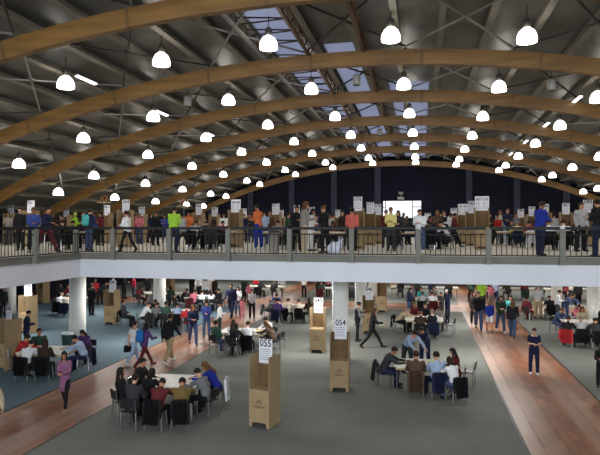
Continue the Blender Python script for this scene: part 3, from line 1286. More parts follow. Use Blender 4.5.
def torso(bm, d, g, lo=-.06, hi=.5, seg=18):
    """elliptical rings from hips to neck, g = cloth allowance"""
    prof = [(-.10, .11, .085), (-.05, .155, .115), (.02, .165, .12), (.10, .150, .108), (.18, .142, .10), (.27, .162, .112), (.36, .178, .118), (.43, .182, .105), (.47, .14, .085), (.50, .075, .065), (.54, .055, .058)]
    rings = []
    for t, rx, ry in prof:
        if t < lo - 1e-6 or t > hi + 1e-6:
            continue
        c = d['P'] + d['U'] * t
        rings.append([bm.verts.new(c + Vector((1, 0, 0)) * (rx + g) * math.cos(2 * math.pi * k / seg) + d['F'] * (ry + g) * math.sin(2 * math.pi * k / seg)) for k in range(seg)])
    for a, b in zip(rings, rings[1:]):
        for k in range(seg):
            bm.faces.new((a[k], a[(k + 1) % seg], b[(k + 1) % seg], b[k]))
    bm.faces.new(rings[0][::-1])
    bm.faces.new(rings[-1])


def remesh(bm, vox, name, smooth=2):
    me = bpy.data.meshes.new(name)
    bmesh.ops.recalc_face_normals(bm, faces=bm.faces[:])
    bm.to_mesh(me)
    bm.free()
    o = bpy.data.objects.new(name, me)
    COL.objects.link(o)
    r = o.modifiers.new('r', 'REMESH')
    r.mode = 'VOXEL'
    r.voxel_size = vox
    s = o.modifiers.new('s', 'SMOOTH')
    s.factor = .5
    s.iterations = smooth
    dg = bpy.context.evaluated_depsgraph_get()
    out = bpy.data.meshes.new_from_object(o.evaluated_get(dg))
    out.name = name
    bpy.data.objects.remove(o)
    for p in out.polygons:
        p.use_smooth = True
    return out


def body_mesh(pn):
    d = joints(pn)
    bm = bmesh.new()
    torso(bm, d, 0, -.10, .54)
    for h, k, a in d['legs']:
        capsule(bm, h, .082, k, .055)
        m = k.lerp(a, .3)
        capsule(bm, k, .052, m, .056)
        capsule(bm, m, .056, a, .036)
        capsule(bm, a - Vector((0, .03, .045)), .035, a + Vector((0, .12, -.05)), .028)
    for q, e, w, v in d['arms']:
        capsule(bm, q, .052, e, .038)
        capsule(bm, e, .038, w, .026)
    capsule(bm, d['neck'] - d['U'] * .03, .055, d['hc'] - (d['hm'].to_3x3() @ Vector((0, .01, .06))), .05)
    hm = d['hm']
    ellipsoid(bm, (0, -.012, .02), (.074, .094, .098), hm, 18, 12)
    ellipsoid(bm, (0, .02, -.045), (.055, .066, .068), hm, 16, 10)
    ellipsoid(bm, (0, .062, -.082), (.03, .026, .025), hm)
    ellipsoid(bm, (0, .096, -.018), (.016, .022, .022), hm)
    ellipsoid(bm, (0, .084, .004), (.012, .018, .03), hm)
    ellipsoid(bm, (0, .084, -.054), (.026, .012, .012), hm)
    for s in (-1, 1):
        ellipsoid(bm, (s * .076, -.005, -.008), (.012, .02, .032), hm)
    me = remesh(bm, .012, 'body', 1)
    # colour the eyes and the lips on the skin
    me.materials.append(M['eye'])
    me.materials.append(M['eye'])
    me.materials.append(M['lip'])
    inv = hm.inverted()
    for p in me.polygons:
        c = inv @ p.center
        if c.y > .05 and abs(abs(c.x) - .031) < .0135 and abs(c.z - .012) < .0085:
            p.material_index = 1
        elif c.y > .07 and abs(c.x) < .024 and abs(c.z + .053) < .008:
            p.material_index = 2
    # hands: palm, four unequal bent fingers, thumb from the side of the palm
    b2 = bmesh.new()
    b2.from_mesh(me)
    n0 = len(b2.faces)
    for s, (q, e, w, v) in zip((-1, 1), d['arms']):
        v = v.normalized()
        side = Vector((s, 0, 0))
        side = (side - v * side.dot(v)).normalized()
        pal = v.cross(side).normalized()       # back / palm axis
        if pal.z > 0:
            pal = -pal
        across = side if abs(v.z) > .6 else side
        if abs(v.z) > .6:
            across = Vector((0, 1, 0))
            across = (across - v * across.dot(v)).normalized()
            pal = Vector((-s, 0, 0))
            pal = (pal - v * pal.dot(v)).normalized()
            thumb = across
        else:
            thumb = -side
        ctr = w + v * .05
        mt = Matrix.Identity(4)
        for i in range(3):
            mt[i][0] = across[i]
            mt[i][1] = pal[i]
            mt[i][2] = v[i]
            mt[i][3] = ctr[i]
        ellipsoid(b2, (0, 0, 0), (.040, .017, .056), mt, 12, 8)
        sg = 1 if thumb.dot(across) > 0 else -1
        for fi, (ox, ln) in enumerate(((.030, .068), (.010, .078), (-.010, .073), (-.029, .056))):
            p0 = ctr + across * (ox * sg) + v * .035
            p1 = p0 + v * ln * .5 + pal * .006
            p2 = p1 + v * ln * .36 + pal * .02
            p3 = p2 + v * ln * .18 + pal * .022
            tube(b2, [p0, p1, p2, p3], [.0095, .009, .008, .0055], 7)
        p0 = ctr + thumb * .026 - v * .022
        p1 = p0 + thumb * .026 + v * .026 + pal * .008
        p2 = p1 + thumb * .008 + v * .028 + pal * .012
        tube(b2, [p0, p1, p2], [.012, .011, .008], 7)
    b2.to_mesh(me)
    b2.free()
    for p in me.polygons:
        p.use_smooth = True
    return me


def top_mesh(pn, kind):
    d = joints(pn)
    bm = bmesh.new()
    thick = {'shirt': .014, 'short': .014, 'jacket': .02, 'coat': .024, 'vest': .026, 'tunic': .016}[kind]
    torso(bm, d, thick, -.10 if kind != 'short' else -.05, .50 if kind != 'short' else .47)
    for q, e, w, v in d['arms']:
        if kind == 'vest':
            capsule(bm, q - Vector((math.copysign(.03, q.x), 0, 0)), .068, q, .06)
        elif kind == 'short':
            capsule(bm, q, .064, q.lerp(e, .62), .058)
        else:
            capsule(bm, q, .050 + thick, e, .038 + thick)
            capsule(bm, e, .038 + thick, w - v.normalized() * .012, .030 + thick * .7)
    # collar
    if kind in ('jacket', 'coat', 'shirt'):
        c = d['P'] + d['U'] * .49
        capsule(bm, c - d['U'] * .02, .075, c + d['U'] * .015, .066 if kind == 'shirt' else .074)
    if kind in ('coat', 'tunic'):
        h = d['P']
        seated = POSES[pn][0] is not None
        if not seated:
            ln = .27 if kind == 'coat' else .24
            z1 = Vector((0, d['P'].y * 0 + (h.y), h.z - ln))
            capsule(bm, h, .165, z1, .19 if kind == 'coat' else .2, 18, ((0, 1, 0), .72))
        else:
            for hh, k, a in d['legs']:
                capsule(bm, hh, .115, k, .10)
    me = remesh(bm, .016, kind)
    # soft folds
    rr = random.Random(len(pn) * 7 + len(kind))
    ph = [rr.uniform(0, 6) for _ in range(4)]
    for v in me.vertices:
        n = v.normal
        a = math.sin(v.co.z * 38 + ph[0] + 2 * math.sin(v.co.x * 17 + ph[1])) * .004 + math.sin(v.co.x * 46 + v.co.z * 12 + ph[2]) * .0025
        v.co += n * a
    me.materials.append(M['black'])
    return me


def bottom_mesh(pn, kind):
    d = joints(pn)
    bm = bmesh.new()
    torso(bm, d, .010, -.10, .10)
    fit = .008 if kind == 'leggings' else .02
    for h, k, a in d['legs']:
        if kind == 'shorts':
            capsule(bm, h, .098, h.lerp(k, .8), .09)
        elif kind == 'skirt':
            capsule(bm, h, .10, k, .105)
        else:
            capsule(bm, h, .085 + fit, k, .058 + fit)
            capsule(bm, k, .058 + fit, a + (k - a).normalized() * .03, .044 + fit * 1.1)
    if kind == 'skirt' and POSES[pn][0] is None:
        capsule(bm, d['P'], .15, d['P'] - Vector((0, 0, .38)), .17, 16, ((0, 1, 0), .8))
    me = remesh(bm, .016, kind)
    for v in me.vertices:
        v.co += v.normal * math.sin(v.co.z * 52 + v.co.x * 20) * .003
    me.materials.append(M['black'])
    return me


def shoe_mesh():
    bm = bmesh.new()
    capsule(bm, (0, -.03, .05), .042, (0, .06, .038), .044, 12)
    capsule(bm, (0, .05, .036), .044, (0, .16, .03), .034, 12)
    capsule(bm, (0, -.035, .06), .04, (0, -.03, .10), .04, 12)
    for v in bm.verts:
        if v.co.z < .0:
            v.co.z = 0.0
    me = remesh(bm, .009, 'shoe', 2)
    mz = min(v.co.z for v in me.vertices)
    for v in me.vertices:
        v.co.z -= mz
    me.materials.append(M['black'])
    return me


def hair_mesh(kind):
    bm = bmesh.new()
    if kind in ('short', 'long', 'bun', 'pony', 'bob', 'curly', 'ring'):
        vr = ellipsoid(bm, (0, -.016, .026), (.087, .106, .108), None, 20, 14)
        for v in bm.verts:
            low = {'short': -.055, 'long': -.09, 'bob': -.08, 'bun': -.04, 'pony': -.05, 'curly': -.06, 'ring': -.03}[kind]
            face = v.co.y > .028 and v.co.z < .072 - .02 * (abs(v.co.x) / .08)
            if face or v.co.z < low or (kind == 'ring' and v.co.z > .07) or (kind == 'short' and v.co.z < .0 and v.co.y > -.02):
                v.co = Vector((0, -.012, .01)) + (v.co - Vector((0, -.012, .01))) * .80
        if kind == 'long':
            capsule(bm, (0, -.07, .0), .078, (0, -.10, -.27), .062, 14, ((0, 1, 0), .6))
            for s in (-1, 1):
                capsule(bm, (s * .07, -.02, .0), .03, (s * .085, .02, -.22), .025, 10)
        if kind == 'bob':
            capsule(bm, (0, -.05, .0), .085, (0, -.06, -.09), .088, 14, ((0, 1, 0), .75))
            for s in (-1, 1):
                capsule(bm, (s * .074, -.01, .0), .028, (s * .08, .01, -.1), .028, 10)
        if kind == 'bun':
            ellipsoid(bm, (0, -.11, .07), (.045, .04, .045))
        if kind == 'pony':
            tube(bm, [(0, -.11, .05), (0, -.17, .03), (0, -.18, -.08), (0, -.15, -.2)], [.02, .035, .035, .012], 10)
        if kind == 'curly':
            rr = random.Random(4)
            for k in range(46):
                a, b = rr.uniform(0, 6.283), rr.uniform(-.2, 1.3)
                p = Vector((math.cos(a) * math.cos(b) * .092, -.03 + math.sin(a) * math.cos(b) * .1, .02 + math.sin(b) * .1))
                if p.y > .035 and p.z < .07:
                    continue
                ellipsoid(bm, p, (.03, .03, .03), None, 8, 6)
            for k in range(22):
                a = rr.uniform(3.3, 6.1)
                ellipsoid(bm, (math.cos(a) * .1, -.02 + math.sin(a) * .08, rr.uniform(-.17, -.02)), (.032, .032, .035), None, 8, 6)
    elif kind == 'cap':
        lathe(bm, [(.088, .03), (.092, .05), (.088, .085), (.065, .115), (.03, .13), (.008, .134)], 18, Matrix.Translation((0, -.014, 0)))
        vr = [bm.verts.new(p) for p in ((-.07, .06, .035), (-.06, .12, .032), (0, .15, .034), (.06, .12, .032), (.07, .06, .035), (-.07, .06, .047), (-.06, .12, .043), (0, .15, .045), (.06, .12, .043), (.07, .06, .047))]
        bm.faces.new(vr[:5])
        bm.faces.new(vr[5:][::-1])
        for i in range(5):
            j = (i + 1) % 5
            bm.faces.new((vr[i], vr[j], vr[j + 5], vr[i + 5]))
    elif kind == 'hood':
        vr = ellipsoid(bm, (0, -.025, .015), (.102, .115, .125), None, 18, 12)
        for v in bm.verts:
            if v.co.y > .045 and v.co.z < .085:
                v.co = Vector((0, -.02, .0)) + (v.co - Vector((0, -.02, 0))) * .74
        capsule(bm, (0, -.04, -.05), .095, (0, -.06, -.26), .12, 16, ((0, 1, 0), .75))
    for v in bm.verts:
        v.co += Vector((0, -.002, 0)) * math.sin(v.co.x * 120)
    me = bpy.data.meshes.new('hair')
    bmesh.ops.recalc_face_normals(bm, faces=bm.faces[:])
    bm.to_mesh(me)
    bm.free()
    for p in me.polygons:
        p.use_smooth = True
    me.materials.append(M['black'])
    return me


PM = {}


def part(key, fn):
    if key not in PM:
        PM[key] = fn()
    return PM[key]


SK = [srgb(*c) for c in ((196, 144, 112), (178, 124, 92), (206, 158, 128), (160, 108, 80), (188, 134, 104))]
SKM = [mat('skin_%s' % n, c, .55, var=.05, scale=10) for n, c in zip(('warm', 'tan', 'fair', 'brown', 'olive'), SK)]
K = dict(bk=(24, 24, 28), ch=(52, 52, 56), gy=(112, 114, 118), lg=(168, 170, 172), wh=(226, 228, 232), nv=(32, 38, 66), bl=(58, 74, 140), rb=(34, 50, 146),
         lb=(158, 178, 206), dn=(70, 88, 122), jn=(58, 72, 104), rd=(176, 44, 48), mr=(96, 36, 42), pk=(214, 120, 140), hp=(222, 66, 98), pu=(88, 60, 118),
         lp=(140, 92, 124), ye=(216, 206, 132), ne=(158, 206, 66), gn=(52, 84, 70), dg=(40, 56, 46), ol=(112, 94, 52), br=(86, 66, 54), db=(54, 42, 36),
         be=(184, 168, 142), kh=(156, 138, 104), cr=(214, 204, 184), tq=(84, 176, 176), og=(206, 112, 62), sa=(206, 104, 96), mg=(138, 132, 126),
         hb=(30, 22, 18), hd=(52, 34, 24), hm=(96, 66, 40), hg=(120, 116, 112), wr=(232, 120, 70))
CN = dict(bk='black', ch='charcoal', gy='grey', lg='pale grey', wh='white', nv='navy', bl='blue', rb='royal blue', lb='light blue', dn='denim blue', jn='dark denim',
          rd='red', mr='maroon', pk='pink', hp='bright pink', pu='purple', lp='mauve', ye='pale yellow', ne='neon green', gn='green', dg='dark green', ol='olive',
          br='brown', db='dark brown', be='beige', kh='khaki', cr='cream', tq='turquoise', og='orange', sa='salmon', mg='taupe')
TOPN = dict(shirt='shirt', short='tee_shirt', jacket='jacket', coat='coat', vest='vest', tunic='tunic')
NP = [0]
STAND = []


def person(pos, deg, pose, top, bottom, hair, label, h=1.66, group=None, shoe='bk', wide=1.0):
    """deg: 0 looks away from the camera, 90 to the right, 180 towards it"""
    NP[0] += 1
    d = joints(pose)
    rz = -math.radians(deg)
    r = empty('person', pos, rz)
    s = h / 1.70
    r.scale = (s * wide, s * (.5 + .5 * wide), s)
    b = inst('body', part(('body', pose), lambda: body_mesh(pose)), r, SKM[NP[0] % 5])
    tk, tc = top
    bk_, bc = bottom
    inst(TOPN[tk], part(('top', pose, tk), lambda: top_mesh(pose, tk)), r, cloth(K[tc]))
    if tk == 'vest':
        inst('shirt', part(('top', pose, 'shirt'), lambda: top_mesh(pose, 'shirt')), r, cloth(K['gy' if 'phone' in label else 'dn' if tc == 'jn' else 'wh']))
    inst('trousers' if bk_ == 'trousers' else bk_, part(('bot', pose, bk_), lambda: bottom_mesh(pose, bk_)), r, cloth(K[bc]))
    for (hh, k, a) in d['legs']:
        o = inst('shoe', part('shoe', shoe_mesh), r, cloth(K[shoe], .5))
        tilt = 0
        v = (a - k)
        if POSES[pose][0] is None and v.y < -.1:
            tilt = -28 if v.y < -.22 else -16
        o.rotation_euler = (math.radians(tilt), 0, 0)
        o.location = (a.x, a.y - (0.02 if tilt else 0), a.z - .085)
    hk, hc = hair
    if hk != 'bald':
        o = inst('cap' if hk == 'cap' else 'hood' if hk == 'hood' else 'hair', part(('hair', hk), lambda: hair_mesh(hk)), r, cloth(K[hc], .6))
        o.matrix_local = d['hm']
    if hk == 'cap':
        o = inst('hair', part(('hair', 'short'), lambda: hair_mesh('short')), r, cloth(K['hb'], .6))
        o.matrix_local = d['hm']
    tag(r, label, 'person', group)
    if POSES[pose][0] is None:
        STAND.append([r, []])
    return r


def on_person(r, name, bm, m, lab=None):
    return link(name, bm, m, r, True)


def backpack(r, pose, rgb, label, who):
    d = joints(pose)
    bm = bmesh.new()
    box(bm, -.15, .15, -.11, .05, -.22, .22)
    bmesh.ops.bevel(bm, geom=bm.edges[:], offset=.045, segments=3, affect='EDGES')
    o = link('backpack', bm, cloth(rgb), None, True)
    bm = bmesh.new()
    box(bm, -.11, .11, -.15, -.1, -.2, .0)
    bmesh.ops.bevel(bm, geom=bm.edges[:], offset=.02, segments=2, affect='EDGES')
    link('pocket', bm, cloth(rgb), o, True)
    bm = bmesh.new()
    for s in (-1, 1):
        tube(bm, [(s * .1, .03, -.18), (s * .12, .10, -.1), (s * .12, .28, 0), (s * .11, .26, .14), (s * .1, .14, .22), (s * .09, .03, .2)], .014, 6)
    link('strap', bm, cloth((30, 30, 34)), o, True)
    p = d['chest'] - d['F'] * .19
    bpy.context.view_layer.update()
    q = r.matrix_world @ p
    o.location = q
    o.rotation_euler = (0, 0, r.rotation_euler.z)
    tag(o, label, 'bag')
    STAND[-1][1].append(o)


def sheet(r, pose, m, label):
    d = joints(pose)
    bm = bmesh.new()
    box(bm, -.15, .15, -.11, .11, -.002, .004)
    o = link('paper_sheet', bm, m)
    w = (d['arms'][0][2] + d['arms'][1][2]) / 2 + Vector((0, .12, .03))
    bpy.context.view_layer.update()
    o.location = r.matrix_world @ w
    o.rotation_euler = (math.radians(35), .2, r.rotation_euler.z)
    tag(o, label, 'paper')
    STAND[-1][1].append(o)


def handbag(r, pose, rgb, label, side=1, drop=.30):
    d = joints(pose)
    bm = bmesh.new()
    box(bm, -.06, .06, -.15, .15, -.26, 0)
    for v in bm.verts:
        if v.co.z > -.1:
            v.co.x *= .5
    bmesh.ops.bevel(bm, geom=bm.edges[:], offset=.025, segments=2, affect='EDGES')
    o = link('handbag', bm, cloth(rgb), None, True)
    bm = bmesh.new()
    tube(bm, [(0, -.11, -.02), (0, -.09, .1), (0, 0, .17), (0, .09, .1), (0, .11, -.02)], .009, 6)
    link('handle', bm, cloth((40, 34, 34)), o, True)
    a = d['arms'][0 if side < 0 else 1]
    bpy.context.view_layer.update()
    p = (a[1] if POSES[pose][3][0][2] > 50 else a[2]) + Vector((side * .09, .02, -.12))
    o.location = r.matrix_world @ p
    o.rotation_euler = (0, 0, r.rotation_euler.z)
    tag(o, label, 'bag')
    STAND[-1][1].append(o)


# ------------------------------------------------------------------ who stands where
def W(x, feet, head, deg, pose, top, bottom, hair, label, shoe='bk', wide=1.0):
    """someone on the hall floor, from where the feet and the head stand against the floor"""
    p = on_floor(x, feet)
    t = 583 * HG / (feet - 227.5)
    h = max(1.0, min(1.86, (feet - head) * t / 583))
    if pose == 'bend' and feet > 300:
        h = 1.7
        p = on_floor(x, head, HG - 1.36)
    z = .014
    if (CX0 < p.x < -8.38) or (2.28 < p.x < CX1) or CY0 < p.y < CY1:
        z = .008
    return person(Vector((p.x, p.y, z)), deg, pose, top, bottom, hair, label, h, shoe=shoe, wide=wide)


T_, B_ = 'trousers', 'leggings'
p1 = W(65, 409.5, 351, 165, 'walkhold', ('tunic', 'lp'), (B_, 'bk'), ('long', 'hb'), 'woman in a mauve tunic and black leggings walking on the left walkway', 'kh', .86)
W(-7, 444, 376, 170, 'walk', ('shirt', 'be'), (T_, 'mg'), ('short', 'hb'), 'person in beige cut off by the left edge of the walkway', 'pk')
p2 = W(169, 363, 313.5, 12, 'walk', ('jacket', 'bk'), (T_, 'kh'), ('cap', 'mr'), 'man in black jacket, khaki trousers and maroon cap seen from behind', 'wh', 1.06)
p3 = W(144, 367, 321.5, 30, 'stride', ('jacket', 'pu'), (B_, 'mr'), ('bob', 'hb'), 'woman in purple jacket with bright blue backpack on the left walkway', 'mr')
backpack(p3, 'stride', (44, 120, 200), 'bright blue backpack worn on the left walkway', '')
p4 = W(133.5, 364, 321, 25, 'walk', ('short', 'wh'), (T_, 'lb'), ('pony', 'hb'), 'woman in white top and pale jeans left of the blue backpack', 'wh')
handbag(p4, 'walk', (22, 22, 26), 'large black shoulder bag beside the blue backpack', -1)
W(193, 344.5, 305, 150, 'walkhold', ('jacket', 'nv'), (T_, 'dn'), ('curly', 'hm'), 'curly haired woman in navy jacket and jeans on the left walkway')
p5 = W(206.5, 337, 302, 160, 'hold', ('jacket', 'bl'), (T_, 'dn'), ('long', 'hb'), 'woman in blue jacket carrying a mauve bag on the left walkway')
handbag(p5, 'hold', (130, 84, 110), 'mauve bag carried by the woman in blue jacket', -1)
W(219.5, 337, 303, 60, 'hold', ('shirt', 'wh'), (T_, 'ch'), ('short', 'hb'), 'man in white shirt standing behind the booth 055 table')
W(231.5, 317.5, 280.5, 180, 'walk', ('jacket', 'nv'), (T_, 'nv'), ('short', 'hb'), 'tall guard in navy jacket walking on the left walkway', 'bk', 1.05)
W(238, 315, 287.5, 165, 'hold', ('jacket', 'wh'), (T_, 'jn'), ('long', 'hb'), 'woman in white jacket beside the tall navy guard')
W(243.5, 318.5, 298.5, 180, 'hold', ('short', 'pk'), (B_, 'pk'), ('bob', 'hb'), 'small child in pink beside the woman in white jacket', 'pk')
W(251.5, 318.5, 290, 170, 'hold', ('shirt', 'lg'), (T_, 'bk'), ('bob', 'hb'), 'girl in grey top and black trousers right of the pink child')
W(244, 302, 278, 10, 'stand', ('jacket', 'dg'), (T_, 'bk'), ('short', 'hb'), 'person in dark green jacket behind the tall navy guard')
W(249, 306, 284, 200, 'hold', ('shirt', 'pk'), (T_, 'ch'), ('long', 'hm'), 'woman in pink top behind the pink child')
W(253.5, 296, 274.5, 180, 'stand', ('jacket', 'rd'), (T_, 'bk'), ('short', 'hb'), 'person in red jacket and black trousers beyond the left walkway')
W(281, 296, 274, 185, 'walk', ('shirt', 'lg'), (B_, 'bk'), ('long', 'hb'), 'person in grey top and black leggings at the far left walkway')
W(304, 298, 274.5, 185, 'stand', ('short', 'wh'), (T_, 'bk'), ('long', 'hb'), 'person in white top standing beyond the cream backed table')
W(319.5, 297, 275, 20, 'bend', ('jacket', 'bk'), (T_, 'bk'), ('short', 'hb'), 'person in black bending beyond the cross walkway')
W(328, 296.5, 274, 200, 'hold', ('jacket', 'pk'), (T_, 'bk'), ('long', 'hb'), 'woman in pink jacket beside the bending person in black')
W(133.5, 297.5, 277, 30, 'stand', ('jacket', 'hp'), (T_, 'jn'), ('short', 'hb'), 'person in bright pink jacket beyond the left booths')
W(147.5, 300.5, 277, 190, 'walk', ('coat', 'ch'), (T_, 'bk'), ('long', 'hb'), 'person in charcoal coat left of the rear white column')
W(91.5, 315.5, 285, 8, 'stand', ('jacket', 'bk'), (T_, 'bk'), ('short', 'hb'), 'person all in black standing between front column and booth', 'bk', 1.06)
W(97, 305, 280, 170, 'hold', ('jacket', 'rd'), (T_, 'ch'), ('short', 'hg'), 'person in red jacket right of the front left column')
W(103, 312, 283.5, 95, 'bend', ('jacket', 'ch'), (T_, 'bk'), ('short', 'hb'), 'person in charcoal leaning into the leaning sign booth')
W(124, 299, 275, 90, 'hold', ('jacket', 'bk'), (T_, 'bk'), ('short', 'hb'), 'person in black right behind the leaning sign booth')
W(113, 300, 276, 60, 'stand', ('jacket', 'wh'), (T_, 'ch'), ('bob', 'hd'), 'person in white jacket behind the leaning sign booth')
W(26.5, 352, 312, 60, 'hold', ('jacket', 'nv'), (T_, 'nv'), ('short', 'hb'), 'person in navy standing between the two left edge booths')
W(3, 318, 288, 120, 'stand', ('jacket', 'bk'), (T_, 'bk'), ('short', 'hb'), 'person in black at the far left edge of the hall')
W(30, 306, 281, 20, 'stand', ('coat', 'bk'), (T_, 'bk'), ('long', 'hb'), 'person in black coat left of the tall plain booth')
p6 = W(357.5, 341.5, 303.5, 72, 'phone', ('vest', 'bk'), (B_, 'bk'), ('bun', 'hb'), 'woman in black vest and grey sleeves checking a phone while walking', 'ch', .95)
p7 = W(372, 348, 307, 85, 'stride', ('jacket', 'bk'), (B_, 'bk'), ('long', 'hd'), 'long haired woman in black striding right with yellow paper')
sheet(p7, 'stride', M['ypaper'], 'pale yellow sheet of paper held by the striding woman')
W(478.5, 329.5, 291, 185, 'walk', ('jacket', 'bk'), (T_, 'jn'), ('short', 'hb'), 'man in black jacket leading the group on the right walkway', 'ch', 1.05)
W(474, 324, 293, 180, 'stand', ('coat', 'db'), (T_, 'bk'), ('long', 'hb'), 'woman in dark brown coat left of the leading man')
W(481.5, 313, 279.5, 5, 'hold', ('jacket', 'ne'), (T_, 'bk'), ('short', 'hb'), 'guard in neon green jacket on the right walkway', 'bk', 1.05)
W(471, 303, 276, 0, 'walk', ('jacket', 'dg'), (T_, 'bk'), ('short', 'hb'), 'person in dark green left of the neon green guard')
W(489.5, 331, 300.5, 180, 'walk', ('jacket', 'rb'), ('shorts', 'wh'), ('bob', 'hb'), 'child in royal blue jacket and white shorts', 'bk')
p8 = W(500.5, 332, 295.5, 175, 'walkhold', ('jacket', 'dg'), (T_, 'jn'), ('bob', 'hb'), 'woman in dark green with pink bag in the walkway group', 'wh')
handbag(p8, 'walkhold', (206, 110, 132), 'pink shoulder bag in the right walkway group', -1)
W(512.5, 338, 300, 15, 'walk', ('jacket', 'bk'), (T_, 'jn'), ('long', 'hm'), 'brown haired woman in black seen from behind on the right walkway')
W(510.5, 328, 295.5, 190, 'walk', ('shirt', 'tq'), (T_, 'jn'), ('short', 'hb'), 'person in turquoise top partly hidden in the walkway group')
W(495.5, 303.5, 279, 180, 'walk', ('shirt', 'lb'), (T_, 'nv'), ('short', 'hb'), 'man in light blue shirt walking behind the group')
W(491, 308, 284, 185, 'hold', ('shirt', 'pk'), (T_, 'mg'), ('long', 'hd'), 'woman in pink top behind the royal blue child')
p9 = W(534, 374.5, 329, 185, 'hold', ('short', 'nv'), (T_, 'nv'), ('short', 'hd'), 'woman in navy tee shirt uniform alone on the right walkway', 'wh', .98)
W(601.5, 388, 345, 200, 'hold', ('coat', 'bk'), (T_, 'bk'), ('long', 'hb'), 'person in black coat cut by the right edge')
W(538, 319, 286, 8, 'hold', ('shirt', 'lg'), (T_, 'kh'), ('short', 'hg'), 'man in pale grey shirt and khaki trousers seen from behind', 'db', 1.06)
W(558.5, 322, 291, 110, 'hold', ('shirt', 'wh'), (T_, 'ch'), ('cap', 'hb'), 'man in white shirt and black cap at the right table')
W(568, 327, 296, 150, 'bend', ('shirt', 'dn'), (T_, 'jn'), ('short', 'hd'), 'man in denim shirt leaning over the right table')
W(564, 306, 279, 180, 'stand', ('jacket', 'mr'), (T_, 'bk'), ('long', 'hb'), 'person in maroon jacket behind the man in black cap')
W(571, 305, 277.5, 190, 'hold', ('shirt', 'cr'), (T_, 'ch'), ('short', 'hb'), 'person in cream shirt reading paper behind the right table')
W(578, 309, 281, 175, 'stand', ('jacket', 'ch'), (T_, 'bk'), ('short', 'hb'), 'person in charcoal jacket standing beyond the right table')
W(411, 364, 334, 150, 'bend', ('shirt', 'lb'), (T_, 'ch'), ('short', 'hb'), 'man in light blue shirt leaning over the central near table')
p10 = W(423, 364, 330, 195, 'bend', ('shirt', 'nv'), (T_, 'nv'), ('short', 'hb'), 'person in navy leaning over the central near table')
W(409, 318, 289, 100, 'hold', ('jacket', 'nv'), (T_, 'jn'), ('long', 'hb'), 'woman in navy jacket standing left of the far central table')
W(415, 312, 284.5, 210, 'hold', ('shirt', 'gy'), (T_, 'ch'), ('short', 'hm'), 'person in grey shirt with pale folder by the far central table')
W(441.5, 319, 293, 215, 'hold', ('jacket', 'ch'), (T_, 'ch'), ('short', 'hb'), 'man in charcoal suit standing right of the far central table')
W(447.5, 318, 290.5, 225, 'hold', ('jacket', 'nv'), (T_, 'nv'), ('cap', 'wh'), 'man in navy suit and white cap right of the charcoal suit')
W(206, 304, 277.5, 180, 'stand', ('shirt', 'wh'), (T_, 'ch'), ('long', 'hm'), 'woman in white shirt behind the white backed left table')
W(199, 298, 274, 170, 'walk', ('jacket', 'wh'), (T_, 'bk'), ('short', 'hb'), 'person in white jacket and black trousers far beyond the booths')
W(215, 303, 278, 200, 'stand', ('coat', 'db'), (T_, 'bk'), ('short', 'hd'), 'person in brown coat right of the white backed left table')
W(191.5, 300, 275, 20, 'stand', ('jacket', 'bk'), (T_, 'bk'), ('short', 'hb'), 'person in black jacket right of the rear left column')

# ---- tables on the hall floor and who sits at them.  Seats: x and top of the head in the photograph
SEATED = []


def seat(px_, py_, pose, top, bottom, hair, desc, coat=None, wide=1.0, level='g', t=None):
    return dict(x=px_, y=py_, pose=pose, top=top, bottom=bottom, hair=hair, desc=desc, coat=coat, wide=wide, t=t)


